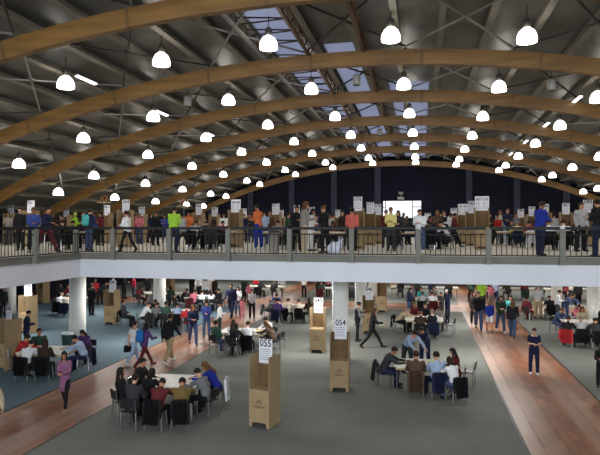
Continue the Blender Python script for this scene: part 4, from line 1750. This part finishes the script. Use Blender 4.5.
def party(cx, cy, yaw, sx, sy, name, seats, empties=(), level='g', depth=None, papers=4, seed=1):
    yaw = math.radians(yaw)
    if level == 'g':
        c = on_floor(cx, cy, HG - .74)
        z = .014
    else:
        X, Y = at_depth(cx, depth)
        c = Vector((X, Y, 0))
        z = ZD + .001
    c = Vector((c.x, c.y, z))
    table(c, yaw, sx, sy, 'white topped table, the %s' % name, papers, seed, name)
    pts = []
    for s in seats:
        if level == 'g':
            p = on_floor(s['x'], s['y'], HG - {'write': 1.20, 'sit': 1.29, 'rest': 1.32, 'slump': 1.08}[s['pose']])
        else:
            X, Y = at_depth(s['x'], s['t'])
            p = Vector((X, Y, 0))
        pts.append(Vector((p.x, p.y, 0)))
    rot = Matrix.Rotation(-yaw, 3, 'Z')
    inv = Matrix.Rotation(yaw, 3, 'Z')
    cc = Vector((c.x, c.y, 0))
    for it in range(80):
        for i in range(len(pts)):
            q = rot @ (pts[i] - cc)
            mx_, my_ = sx / 2 + .34, sy / 2 + .34
            if abs(q.x) < mx_ and abs(q.y) < my_:
                if mx_ - abs(q.x) < my_ - abs(q.y):
                    q.x = math.copysign(mx_, q.x)
                else:
                    q.y = math.copysign(my_, q.y)
            pts[i] = cc + inv @ q
            if level != 'g':
                pts[i].y = max(pts[i].y, YF + .75)
        for i in range(len(pts)):
            for j in range(i):
                dd = pts[i] - pts[j]
                if dd.length < .60:
                    g = .6 - dd.length
                    dd = dd.normalized() if dd.length > .01 else Vector((1, .1, 0))
                    dd = (dd + Vector((math.copysign(.5, dd.x), 0, 0))).normalized()
                    pts[i] += dd * g * .5
                    pts[j] -= dd * g * .5
    for s, p in zip(seats, pts):
        q = rot @ (p - cc)
        # face the nearest table edge, turned a little to its middle
        tx = max(-sx / 2 + .2, min(sx / 2 - .2, q.x)) * .7
        ty = max(-sy / 2 + .2, min(sy / 2 - .2, q.y)) * .7
        f = (cc + inv @ Vector((tx, ty, 0))) - p
        deg = math.degrees(math.atan2(f.x, f.y))
        pos = Vector((p.x, p.y, z))
        rz = -math.radians(deg)
        person(pos, deg, s['pose'], s['top'], s['bottom'], s['hair'], s['desc'] + ' at the ' + name, 1.68, wide=s['wide'])
        short = s['desc'].replace('person in ', '').replace('man in ', '').replace('woman in ', '').replace('wo', '', 1) if False else s['desc']
        chair(pos, rz, 'black chair under the %s at the %s' % (short, name), 'chairs around the ' + name)
        if s['coat']:
            hung_coat(pos, rz, K[s['coat']], '%s jacket behind the %s, %s' % (CN[s['coat']], short, name))
        SEATED.append(p)
    for ex, ey, deg, lab in empties:
        p = on_floor(ex, ey)
        chair(Vector((p.x, p.y, z)), -math.radians(deg), lab, 'empty chairs')


J_ = 'jacket'
party(49, 350, 8, 1.7, 1.35, 'left striped sweater table', [
    seat(18.5, 335, 'write', ('shirt', 'rd'), (T_, 'ch'), ('short', 'hb'), 'man in red sweater', 'lg', 1.05),
    seat(35.5, 329.5, 'sit', ('shirt', 'gn'), (T_, 'ch'), ('short', 'hb'), 'man in green and white sweater', None, 1.1),
    seat(25, 343, 'write', ('shirt', 'wh'), (T_, 'ch'), ('short', 'hb'), 'person in white top', 'bk'),
    seat(44, 340, 'sit', (J_, 'db'), (T_, 'bk'), ('long', 'hd'), 'long haired person in dark brown', 'bk'),
    seat(77, 336, 'write', ('shirt', 'lb'), (T_, 'nv'), ('short', 'hb'), 'man in light blue shirt', 'nv', 1.08),
    seat(88, 329, 'write', (J_, 'pu'), (T_, 'bk'), ('long', 'hb'), 'woman in purple jacket'),
    ], papers=6, seed=2)
party(175, 381, 4, 1.5, 1.3, 'nearest table', [
    seat(122.5, 367, 'rest', ('coat', 'bk'), (T_, 'bk'), ('long', 'hb'), 'long haired woman in black coat'),
    seat(141, 376, 'sit', (J_, 'ch'), (T_, 'bk'), ('short', 'hb'), 'man in charcoal jacket'),
    seat(147, 371, 'write', (J_, 'bk'), (T_, 'bk'), ('bob', 'hb'), 'woman in black jacket', 'bk'),
    seat(154.5, 359, 'sit', (J_, 'bk'), (T_, 'ch'), ('short', 'hb'), 'man in black facing the camera', None, 1.06),
    seat(152, 385, 'slump', (J_, 'mr'), (T_, 'bk'), ('short', 'hb'), 'person in maroon jacket', 'bk'),
    seat(176, 385, 'slump', (J_, 'ol'), (T_, 'lg'), ('short', 'hb'), 'man in olive jacket leaning forward', 'bk', 1.1),
    seat(202, 370.5, 'write', ('shirt', 'gy'), (T_, 'bk'), ('short', 'hb'), 'person in grey sweater'),
    seat(211, 362.5, 'write', (J_, 'rb'), (T_, 'bk'), ('long', 'hm'), 'woman in royal blue jacket', 'wh'),
    ], papers=8, seed=3)
party(245, 331, 0, 1.9, 1.2, 'table behind booth 055', [
    seat(218.5, 320, 'rest', (J_, 'gn'), (T_, 'dn'), ('short', 'hb'), 'man in green jacket'),
    seat(232, 325, 'write', (J_, 'bk'), (T_, 'bk'), ('long', 'hb'), 'long haired person in black'),
    seat(236.5, 319.5, 'sit', ('shirt', 'wh'), (T_, 'bk'), ('long', 'hd'), 'woman in white top'),
    seat(247.5, 322.5, 'write', ('shirt', 'wh'), (T_, 'bk'), ('short', 'hb'), 'man in white shirt', 'bk', 1.08),
    seat(262.5, 322, 'write', (J_, 'br'), (T_, 'db'), ('long', 'hm'), 'brown haired woman in brown'),
    seat(268.5, 318, 'write', ('shirt', 'wh'), (T_, 'bk'), ('short', 'hb'), 'thin man in white'),
    ], empties=[(278, 350, -80, 'empty black chair with chrome legs right of the booth 055 table')], papers=5, seed=4)
party(296, 306, 2, 1.9, 1.2, 'cream backed table', [
    seat(267, 299, 'slump', (J_, 'gy'), (T_, 'ch'), ('short', 'hb'), 'man in grey jacket', 'gy'),
    seat(274, 293.5, 'write', ('shirt', 'bl'), (T_, 'ch'), ('short', 'hb'), 'man in blue shirt'),
    seat(277, 299, 'sit', (J_, 'pu'), (T_, 'bk'), ('short', 'hb'), 'person in dark purple', 'nv'),
    seat(286, 299.5, 'write', ('shirt', 'cr'), (T_, 'ch'), ('short', 'hb'), 'man in cream shirt', 'bk', 1.1),
    seat(302.5, 301, 'slump', (J_, 'cr'), (T_, 'bk'), ('short', 'hb'), 'stooping person in cream jacket', 'bk', 1.1),
    seat(309, 297, 'sit', (J_, 'db'), (T_, 'bk'), ('long', 'hb'), 'long haired person in dark brown'),
    ], papers=5, seed=5)
party(171, 311, 4, 1.8, 1.2, 'table behind the maroon cap', [
    seat(124, 300, 'rest', (J_, 'ch'), (T_, 'bk'), ('short', 'hb'), 'reclining man in charcoal jacket', 'db'),
    seat(143, 303, 'write', ('shirt', 'wh'), (T_, 'bk'), ('short', 'hd'), 'person in white sweater'),
    seat(151, 299.5, 'write', (J_, 'bk'), (T_, 'bk'), ('short', 'hb'), 'person in black jacket'),
    seat(157, 303.5, 'write', (J_, 'gy'), (T_, 'bk'), ('short', 'hb'), 'man in grey jacket', 'ch', 1.08),
    seat(171, 301, 'sit', (J_, 'gn'), (T_, 'bk'), ('short', 'hb'), 'person in green jacket'),
    seat(178, 302.5, 'write', ('shirt', 'lb'), (T_, 'bk'), ('short', 'hb'), 'man in pale blue sweater', 'bk'),
    seat(187, 305.5, 'sit', (J_, 'rd'), (T_, 'ch'), ('short', 'hb'), 'person in red jacket'),
    ], papers=4, seed=6)
party(202, 297, 0, 1.9, 1.2, 'white backed left table', [
    seat(185, 289, 'write', (J_, 'bk'), (T_, 'bk'), ('short', 'hb'), 'person in black jacket', 'bk'),
    seat(193.5, 290.5, 'write', (J_, 'pk'), (T_, 'bk'), ('short', 'hb'), 'person in pale pink jacket', 'mr', 1.1),
    seat(203, 291.5, 'write', ('shirt', 'wh'), (T_, 'bk'), ('short', 'hb'), 'person in white shirt', None, 1.1),
    seat(211, 291, 'write', ('shirt', 'wh'), (T_, 'bk'), ('long', 'hb'), 'long haired person in white'),
    seat(217, 289, 'sit', (J_, 'bk'), (T_, 'bk'), ('short', 'hb'), 'man in black leather jacket'),
    ], papers=3, seed=7)
party(427, 299, 2, 1.9, 1.2, 'far central table', [
    seat(423, 293, 'write', ('shirt', 'lg'), (T_, 'ch'), ('short', 'hd'), 'person in pale grey', 'bk'),
    seat(432, 293, 'write', ('shirt', 'wh'), (T_, 'ch'), ('short', 'hb'), 'man in white shirt', 'mr', 1.06),
    seat(421, 287, 'sit', ('shirt', 'tq'), (T_, 'ch'), ('short', 'hb'), 'person in turquoise'),
    seat(434, 286, 'sit', (J_, 'mg'), (T_, 'ch'), ('short', 'hb'), 'person in taupe jacket'),
    ], papers=3, seed=8)
party(424, 318.5, 0, 1.7, 1.3, 'middle central table', [
    seat(407, 309, 'slump', (J_, 'be'), (T_, 'bk'), ('short', 'hg'), 'person in beige jacket', 'bk', 1.1),
    seat(413, 302, 'sit', ('shirt', 'mr'), (T_, 'bk'), ('short', 'hm'), 'person in maroon shirt'),
    seat(420.5, 313, 'write', (J_, 'db'), (T_, 'bk'), ('short', 'hm'), 'brown haired person in dark brown', 'bk', 1.1),
    seat(432.5, 309, 'sit', ('vest', 'bk'), (T_, 'bk'), ('ring', 'hg'), 'bald man in black vest', 'nv', 1.08),
    seat(442, 305.5, 'write', (J_, 'mg'), (T_, 'bk'), ('long', 'hd'), 'person in taupe jacket', 'ch'),
    seat(425, 303, 'sit', (J_, 'bk'), (T_, 'bk'), ('short', 'hb'), 'person in black facing the camera'),
    ], empties=[(449.5, 335, -75, 'empty black chair with chrome legs right of the middle central table')], papers=4, seed=9)
party(419, 363.5, 2, 1.5, 1.2, 'central near table', [
    seat(400.5, 348, 'write', (J_, 'ch'), (T_, 'nv'), ('short', 'hb'), 'man in charcoal suit', 'bk', 1.08),
    seat(416, 352.5, 'sit', (J_, 'br'), (T_, 'bk'), ('short', 'hd'), 'man in brown jacket', 'br', 1.14),
    seat(437.5, 353, 'sit', ('shirt', 'lb'), (T_, 'nv'), ('short', 'hb'), 'man in pale blue grey shirt', 'nv', 1.14),
    seat(455.5, 360, 'write', ('shirt', 'wh'), (T_, 'dn'), ('bob', 'hd'), 'girl in white sweater', 'bk', .9),
    seat(456.5, 349, 'hold' if False else 'sit', (J_, 'mr'), (T_, 'bk'), ('long', 'hb'), 'long haired woman in maroon'),
    ], empties=[(386, 388, 78, 'black chair with chrome legs left of the charcoal suit'), (467.5, 386, -78, 'black chair with chrome legs right of the girl in white')], papers=5, seed=10)
party(547, 303, 0, 1.3, .8, 'small right table', [
    seat(527, 296, 'rest', (J_, 'mr'), (T_, 'mr'), ('short', 'hb'), 'person in maroon sweater'),
    seat(550.5, 297, 'write', (J_, 'bk'), (T_, 'bk'), ('short', 'hb'), 'person in black jacket', 'bk'),
    ], papers=2, seed=11)
party(590, 321.5, 2, 2.3, 1.1, 'right table', [
    seat(556, 307.5, 'write', ('vest', 'jn'), (T_, 'jn'), ('short', 'hm'), 'person in dark denim vest'),
    seat(567, 318, 'write', (J_, 'bk'), (T_, 'bk'), ('short', 'hb'), 'person in black with white stripes', 'rd'),
    seat(577.5, 304, 'write', ('shirt', 'pk'), (T_, 'ch'), ('long', 'hd'), 'woman in pink top'),
    seat(584, 307.5, 'sit', ('shirt', 'be'), (T_, 'ch'), ('long', 'hd'), 'brown haired woman in beige'),
    seat(582, 318, 'write', ('shirt', 'lg'), (T_, 'dn'), ('short', 'hg'), 'man in pale grey shirt', 'bk', 1.1),
    seat(597.5, 320, 'write', ('shirt', 'ch'), (T_, 'bk'), ('short', 'hb'), 'person in charcoal shirt', 'bk', 1.1),
    seat(599, 311, 'sit', (J_, 'bk'), (T_, 'bk'), ('long', 'hb'), 'long haired woman in black'),
    ], papers=6, seed=12)
party(72, 298, 4, 1.6, 1.0, 'table behind the left column', [
    seat(58.5, 294, 'write', ('shirt', 'wh'), (T_, 'bk'), ('short', 'hg'), 'white haired person in white', 'bk', 1.15),
    seat(65.5, 295, 'write', ('shirt', 'cr'), (T_, 'bk'), ('short', 'hg'), 'person in cream sweater', 'nv', 1.1),
    seat(60, 283, 'sit', (J_, 'ch'), (T_, 'bk'), ('short', 'hb'), 'person in charcoal'),
    seat(68, 285, 'sit', (J_, 'mr'), (T_, 'bk'), ('short', 'hm'), 'person in maroon'),
    ], papers=2, seed=13)
# far tables seen just below the balcony edge
FT = [(424, 284, 'far dark central table', 4, 4.6), (514, 285, 'far dark table beyond the right walkway', 4, 4.8), (161, 290, 'far table behind the rear left column', 3, 3.0),
      (338, 285, 'far table between the white columns', 3, 2.6), (263, 283, 'far table beyond the red jacket', 3, 3.2), (590, 286, 'far table at the right edge', 3, 3.0)]
FC = ['bk', 'ch', 'nv', 'db', 'mr', 'gy', 'dg', 'bk', 'ch']
for fi, (x, y, nm, n, sx) in enumerate(FT):
    c = on_floor(x, y + 3, HG - .74)
    st = []
    for i in range(n):
        ox = (i - (n - 1) / 2) * 1.05
        cc_ = FC[(fi * 2 + i) % 9]
        # pixel of a seat in front of the table
        st.append((Vector((c.x + ox, c.y - .95, .014)), cc_, i))
    table(Vector((c.x, c.y, .014)), 0, sx, 1.0, 'long white topped table, the %s' % nm, 2, 20 + fi, nm)
    for p, cc_, i in st:
        who = 'person in %s, %s from left,' % (CN[cc_], ORD[i])
        person(p, R.uniform(-12, 12), 'write' if i % 2 else 'sit', (J_, cc_), (T_, 'bk'), (('short', 'long', 'bob')[(fi + i) % 3], 'hb'), who + ' at the ' + nm, 1.66)
        chair(p, 0, 'black chair of the %s from left at the %s' % (ORD[i], nm), 'chairs around the ' + nm)
        hung_coat(p, 0, K[FC[(fi + i * 2 + 1) % 9]], 'jacket on the %s chair, %s' % (ORD[i], nm)) if (i + fi) % 2 else None

# ------------------------------------------------------------------ the balcony crowd


def D(x, yh, feet, deg, pose, top, bottom, hair, label, shoe='bk', wide=1.0, h=None):
    """someone standing on the balcony deck"""
    if feet:
        t = 583 * HD / (feet - 227.5)
        hh = HD + (227.5 - yh) * t / 583
        hh = max(1.45, min(1.86, hh))
        if h:
            hh = h
        else:
            t = 583 * (hh - HD) / (227.5 - yh)
    else:
        hh = h or 1.66
        t = 583 * (hh - HD) / (227.5 - yh)
    X, Y = at_depth(x, t)
    if Y < YF + .45 and X > XC + .3:
        Y = YF + .45
    return person(Vector((X, Y, ZD + .001)), deg, pose, top, bottom, hair, label, hh, shoe=shoe, wide=wide)


D(8.5, 213, None, 160, 'hold', ('shirt', 'mg'), (T_, 'ch'), ('bob', 'hb'), 'person in taupe at the left end of the balcony')
D(20.5, 209, None, 170, 'stand', (J_, 'bk'), (T_, 'bk'), ('short', 'hb'), 'man in open black jacket at the left end of the balcony')
D(33.5, 207.5, 253, 140, 'walkhold', (J_, 'bl'), (T_, 'bk'), ('short', 'hm'), 'woman in blue jacket by the left balcony corner')
D(45.5, 205.5, 252, 100, 'stride', (J_, 'nv'), (T_, 'mr'), ('short', 'hb'), 'man in navy jacket and maroon trousers striding on the balcony', 'bk', 1.06)
D(74, 213.5, None, 20, 'hold', (J_, 'ne'), (T_, 'bk'), ('short', 'ne'), 'person in neon yellow jacket left on the balcony')
D(63, 216, None, 200, 'hold', (J_, 'bk'), (T_, 'bk'), ('short', 'hb'), 'short person in black left of the neon jacket', h=1.5)
p11 = D(89, 210, 251, 10, 'hold', (J_, 'nv'), (T_, 'jn'), ('short', 'hb'), 'person in navy with turquoise backpack on the balcony')
backpack(p11, 'hold', (84, 180, 176), 'turquoise backpack worn near the left balcony rail', '')
D(94.5, 213.5, None, 170, 'hold', (J_, 'bl'), (T_, 'bk'), ('short', 'hb'), 'person in blue right of the turquoise backpack')
D(101, 213, None, 185, 'hold', (J_, 'mr'), (T_, 'bk'), ('curly', 'hb'), 'curly haired woman in maroon on the balcony')
D(127.5, 211, 252, -80, 'walkhold', (J_, 'wh'), (B_, 'bk'), ('pony', 'hb'), 'ponytailed woman in white jacket walking left on the balcony')
D(139.5, 214, None, 160, 'hold', ('shirt', 'pk'), (T_, 'jn'), ('long', 'hm'), 'woman in pink and jeans behind the railing, left part')
D(144.5, 216, None, 190, 'hold', ('shirt', 'lg'), (T_, 'jn'), ('short', 'hb'), 'person in pale grey right of the woman in pink')
D(155.5, 213, None, 120, 'stand', (J_, 'bk'), (T_, 'bk'), ('short', 'hb'), 'man in black left of the neon vest guard')
D(165, 215, None, 170, 'hold', (J_, 'bl'), (T_, 'jn'), ('long', 'hb'), 'woman in blue jacket left of the neon vest guard')
D(173.5, 208, 252, 5, 'hold', (J_, 'ne'), (T_, 'nv'), ('short', 'hb'), 'guard in neon green vest seen from behind on the balcony', 'bk', 1.1)
D(183, 213, 249, -60, 'walk', (J_, 'lg'), (T_, 'nv'), ('short', 'hb'), 'person in pale grey hoodie right of the neon vest guard', 'wh')
D(244, 215, None, 180, 'stand', (J_, 'nv'), (T_, 'nv'), ('short', 'hb'), 'man in navy between the twin sign booth and orange shirt')
D(258.5, 205.5, 249.5, -70, 'hold', ('shirt', 'og'), (T_, 'rb'), ('short', 'hb'), 'man in orange shirt and blue jeans on the balcony', 'wh', 1.08)
D(264.5, 212, None, -20, 'hold', ('shirt', 'lb'), (T_, 'jn'), ('short', 'hb'), 'person in light blue behind the orange shirt', 'wh')
D(269.5, 212.5, None, 150, 'stand', ('shirt', 'br'), (T_, 'ch'), ('bob', 'hm'), 'woman in brown right behind the orange shirt')
D(296.5, 207, 251, 150, 'hold', (J_, 'bk'), (T_, 'bk'), ('short', 'hb'), 'man in black jacket middle of the balcony', 'bk', 1.1)
D(304, 203.5, 254, 60, 'hold', (J_, 'mg'), (T_, 'be'), ('curly', 'hm'), 'curly haired woman in taupe jacket near the rail', 'be')
D(311, 210, 251, 100, 'hold', ('shirt', 'wh'), (T_, 'wh'), ('bob', 'hb'), 'woman in white beside the curly haired woman')
D(318, 211, None, 110, 'hold', ('shirt', 'pu'), (T_, 'ch'), ('long', 'hb'), 'woman in purple print top at the balcony table')
D(325, 207, 253, -60, 'bend' if False else 'hold', (J_, 'bk'), (T_, 'bk'), ('bun', 'hm'), 'woman in black with hair bun at the balcony table')
D(333, 215, None, -70, 'hold', ('shirt', 'be'), (T_, 'bk'), ('short', 'hb'), 'person in beige left of the salmon shirt')
D(343, 212, None, 200, 'stand', (J_, 'db'), (T_, 'bk'), ('long', 'hb'), 'long haired person in dark brown left of the salmon shirt')
D(352, 209, 251, 5, 'stand', ('shirt', 'sa'), (T_, 'bk'), ('short', 'hb'), 'person in salmon shirt seen from behind on the balcony', 'bk', 1.12)
D(365.5, 216, None, -60, 'hold', ('shirt', 'wh'), (T_, 'ch'), ('short', 'hb'), 'short person in white right of the salmon shirt')
D(386, 211, None, 175, 'hold', (J_, 'mr'), (T_, 'ch'), ('short', 'hb'), 'person in maroon left in front of the bright window')
D(391, 208.5, None, 185, 'hold', ('shirt', 'ye'), (T_, 'ch'), ('short', 'hm'), 'person in pale yellow in front of the bright window')
D(398.5, 211.5, None, 185, 'hold', (J_, 'ch'), (T_, 'bk'), ('long', 'hb'), 'woman in charcoal in front of the bright window')
D(403.5, 214, None, 170, 'stand', (J_, 'br'), (T_, 'bk'), ('short', 'hb'), 'person in brown in front of the bright window')
D(413, 211, None, 100, 'bend', (J_, 'dg'), (T_, 'bk'), ('short', 'hb'), 'person in dark green bending left of the white jacket', h=1.8)
D(420, 210.5, 252, 190, 'hold', (J_, 'wh'), (T_, 'dn'), ('short', 'hb'), 'man in white jacket and jeans behind the railing', 'wh', 1.12)
D(437, 211, None, 170, 'hold', (J_, 'br'), (T_, 'bk'), ('long', 'hm'), 'brown haired woman in brown right of the bright window')
D(446, 212, None, 200, 'hold', ('vest', 'bk'), (T_, 'bk'), ('short', 'hm'), 'person in black vest right of the bright window')
D(453, 213, 247, 90, 'walk', (J_, 'mr'), (T_, 'bk'), ('short', 'hb'), 'person in maroon left of the right booth cluster')
D(468.5, 211, 242, 5, 'stand', ('short', 'wh'), (T_, 'nv'), ('long', 'hb'), 'dark haired woman in white tee shirt between two booths')
D(491, 214, None, 180, 'hold', (J_, 'db'), (T_, 'bk'), ('short', 'hb'), 'person in dark brown right of the widest sign booth')
D(500, 211, 243, 175, 'hold', ('shirt', 'cr'), (T_, 'bk'), ('long', 'hm'), 'woman in cream right of the widest sign booth')
D(509.5, 209.5, 243.5, 190, 'hold', (J_, 'nv'), (T_, 'lb'), ('short', 'hm'), 'person in navy and pale jeans on the right balcony', 'wh')
D(540, 203, 255.5, 60, 'phone', (J_, 'rb'), (T_, 'nv'), ('short', 'hd'), 'woman in royal blue jacket at the right rail', 'bk', 1.12)
p12 = D(580.5, 204, 251.5, 150, 'stand', (J_, 'lg'), (T_, 'bk'), ('short', 'hb'), 'man in pale grey jacket with shoulder bag on the right balcony', 'bk', 1.15)
handbag(p12, 'stand', (40, 40, 44), 'dark shoulder bag of the man in pale grey jacket', -1)
D(599.5, 201, 257, -30, 'hold', (J_, 'bk'), (T_, 'nv'), ('short', 'hb'), 'person in black cut by the right edge of the balcony', 'bk', 1.15)

# seated on the balcony
party(206, 0, 0, 2.6, .9, 'balcony table by the twin sign', [
    seat(195, 0, 'write', ('shirt', 'lg'), (T_, 'bk'), ('short', 'hb'), 'person in pale grey', 'bk', t=24.5),
    seat(206, 0, 'write', (J_, 'bk'), (T_, 'bk'), ('short', 'hb'), 'person in black', 'bk', t=24.8),
    seat(212, 0, 'write', (J_, 'db'), (T_, 'bk'), ('long', 'hb'), 'person in dark brown', 'ch', t=24.6),
    seat(221, 0, 'write', (J_, 'mr'), (T_, 'bk'), ('short', 'hb'), 'person in maroon', 'bk', t=24.8),
    seat(200, 0, 'sit', (J_, 'gy'), (T_, 'bk'), ('short', 'hg'), 'grey haired person', None, t=27.5),
    seat(215, 0, 'sit', ('shirt', 'pk'), (T_, 'bk'), ('bob', 'hb'), 'woman in pink', None, t=27.5),
    ], level='b', depth=26, papers=3, seed=31)
party(68, 0, 0, 2.0, .9, 'balcony table near the left corner', [
    seat(60, 0, 'write', (J_, 'bk'), (T_, 'bk'), ('short', 'hb'), 'person in black', 'ch', t=24.3),
    seat(70, 0, 'write', ('shirt', 'ch'), (T_, 'bk'), ('short', 'hb'), 'person in charcoal', 'bk', t=24.2),
    seat(84, 0, 'sit', (J_, 'db'), (T_, 'bk'), ('short', 'hb'), 'person in dark brown', None, t=26.5),
    ], level='b', depth=25.8, papers=2, seed=32)
party(326, 0, 0, 1.7, .8, 'balcony table in the middle', [
    seat(318, 0, 'write', (J_, 'ch'), (T_, 'bk'), ('short', 'hb'), 'person in charcoal', None, t=26.5),
    seat(334, 0, 'write', (J_, 'br'), (T_, 'bk'), ('long', 'hb'), 'person in brown', None, t=26.5),
    ], level='b', depth=24.6, papers=4, seed=33)
party(412, 0, 0, 1.4, .8, 'balcony table before the window', [
    seat(396, 0, 'write', (J_, 'bk'), (T_, 'bk'), ('short', 'hb'), 'person in black', 'ch', t=23.4),
    seat(428, 0, 'write', (J_, 'bk'), (T_, 'jn'), ('short', 'hb'), 'person in black jacket', 'bk', t=24.2),
    seat(436, 0, 'write', (J_, 'nv'), (T_, 'bk'), ('long', 'hb'), 'person in navy', 'bk', t=24.8),
    seat(447, 0, 'write', ('shirt', 'wh'), (T_, 'bk'), ('short', 'hb'), 'person in white', 'bk', t=25.0),
    ], level='b', depth=25.2, papers=3, seed=34)
party(283, 0, 0, 2.0, .8, 'balcony table behind the bin', [
    seat(279, 0, 'write', ('shirt', 'mg'), (T_, 'bk'), ('short', 'hb'), 'person in taupe', 'bk', t=24.0),
    seat(288, 0, 'write', (J_, 'bk'), (T_, 'bk'), ('long', 'hb'), 'person in black', 'bk', t=24.0),
    ], level='b', depth=25.5, papers=2, seed=35)
party(520, 0, 0, 2.2, .9, 'balcony table under the blue jacket', [
    seat(518.5, 0, 'write', ('shirt', 'ye'), (T_, 'bk'), ('short', 'hg'), 'person in pale yellow', 'nv', 1.1, t=27),
    seat(529.5, 0, 'write', (J_, 'rd'), (T_, 'bk'), ('short', 'hb'), 'person in red', 'wh', t=27),
    seat(511, 0, 'sit', (J_, 'ch'), (T_, 'bk'), ('short', 'hb'), 'person in charcoal', None, t=30),
    ], level='b', depth=28.6, papers=3, seed=36)
party(557, 0, 0, 2.4, .9, 'balcony table at the right', [
    seat(551, 0, 'write', ('shirt', 'wh'), (T_, 'bk'), ('short', 'hd'), 'brown haired person in white', 'bk', 1.1, t=23.5),
    seat(563, 0, 'write', ('shirt', 'wh'), (T_, 'bk'), ('short', 'hb'), 'black haired person in white', 'bk', 1.12, t=23.2),
    seat(575, 0, 'sit', (J_, 'db'), (T_, 'bk'), ('short', 'hb'), 'person in dark brown', None, t=25.5),
    ], level='b', depth=24.8, papers=3, seed=37)
# standing further back between the booths
FB = [(16, 33, 'mr', 'behind the left end booths'), (40, 34, 'gy', 'behind the left end booths'), (54, 31, 'db', 'left of the neon yellow jacket'), (82, 32, 'ch', 'behind the turquoise backpack'),
      (115, 34, 'bk', 'beside the walking white jacket'), (134, 33, 'rd', 'beside the walking white jacket'), (150, 35, 'nv', 'left of the neon vest guard'), (190, 32, 'og', 'right of the neon vest guard'),
      (206, 34, 'be', 'behind the table left of the twin sign'), (224, 33, 'wh', 'left of the twin sign'), (251, 35, 'ch', 'left of the orange shirt'), (287, 33, 'gn', 'right of the balcony bin'),
      (315, 35, 'sa', 'behind the middle balcony table'), (329, 33, 'lg', 'behind the middle balcony table'), (347, 36, 'nv', 'behind the salmon shirt'), (362, 34, 'be', 'right behind the salmon shirt'),
      (408, 38, 'bk', 'under the bright window'), (429, 36, 'pk', 'right below the bright window'), (441, 34, 'ol', 'between window and right booths'), (450, 36, 'wh', 'between window and right booths'),
      (496, 32, 'rd', 'right of the widest sign booth'), (505, 34, 'bk', 'right of the widest sign booth'), (515, 33, 'gy', 'behind the yellow seated voter'), (535, 34, 'br', 'behind the royal blue jacket'),
      (556, 31, 'lg', 'over the seated white shirts'), (570, 31, 'mr', 'left of the pale grey jacket man'), (592, 30, 'ch', 'right of the pale grey jacket man')]
for i, (x, t, c, where) in enumerate(FB):
    X, Y = at_depth(x, t)
    person(Vector((X, Y, ZD + .001)), R.choice((0, 170, 180, 190, 90, -90)), ('stand', 'hold', 'walk')[i % 3], (J_, c), (T_, ('bk', 'jn', 'ch')[i % 3]), (('short', 'long', 'bob', 'short')[i % 4], ('hb', 'hd', 'hb')[i % 3]),
           'distant person in %s top %s' % (CN[c], where), 1.62 + .04 * (i % 4))
# dark emblem on the back of the black jacket and badge strips

# nobody stands inside anybody or anything else: step forward or back along the line of sight
FIX = []
for o in COL.objects:
    if o.parent is None and 'category' in o:
        n = o.name.split('.')[0]
        if n == 'voting_booth':
            FIX.append((o.location.copy(), .56))
        elif n == 'chair':
            FIX.append((o.location.copy(), .52))
        elif n == 'column':
            for z in (0, ):
                FIX.append((o.location.copy(), .6))
        elif n == 'table':
            top = [q for q in o.children if q.name.startswith('tabletop')][0]
            xs = [v.co.x for v in top.data.vertices]
            w2 = max(xs)
            m_ = Matrix.Rotation(o.rotation_euler.z, 3, 'Z')
            for f in (-.6, 0, .6):
                FIX.append((o.location + m_ @ Vector((f * w2, 0, 0)), .72))
SITP = [o.location.copy() for o in COL.objects if o.parent is None and o.name.startswith('person') and all(o is not s[0] for s in STAND)]
for it in range(40):
    for i, (r, att) in enumerate(STAND):
        p = r.location
        mv = Vector((0, 0, 0))
        ray = Vector((p.x, p.y, 0)).normalized()
        lat = Vector((ray.y, -ray.x, 0))
        for q, rad in [(s[0].location, .5) for s in STAND if s[0] is not r] + [(s_, .46) for s_ in SITP] + FIX:
            if abs(q.z - p.z) > 1:
                continue
            dv = Vector((p.x - q.x, p.y - q.y, 0))
            if dv.length < rad:
                sgn = 1 if dv.dot(ray) >= 0 else -1
                mv += ray * sgn * (rad - dv.length + .01) * .45 + lat * (.03 if dv.dot(lat) >= 0 else -.03)
        if mv.length > .25:
            mv = mv.normalized() * .25
        np_ = p + mv
        if np_.z > 2 and np_.y < YF + .42 and np_.x > XC:
            mv.y = max(0, YF + .42 - p.y)
        r.location = p + mv
        for a_ in att:
            a_.location = a_.location + mv
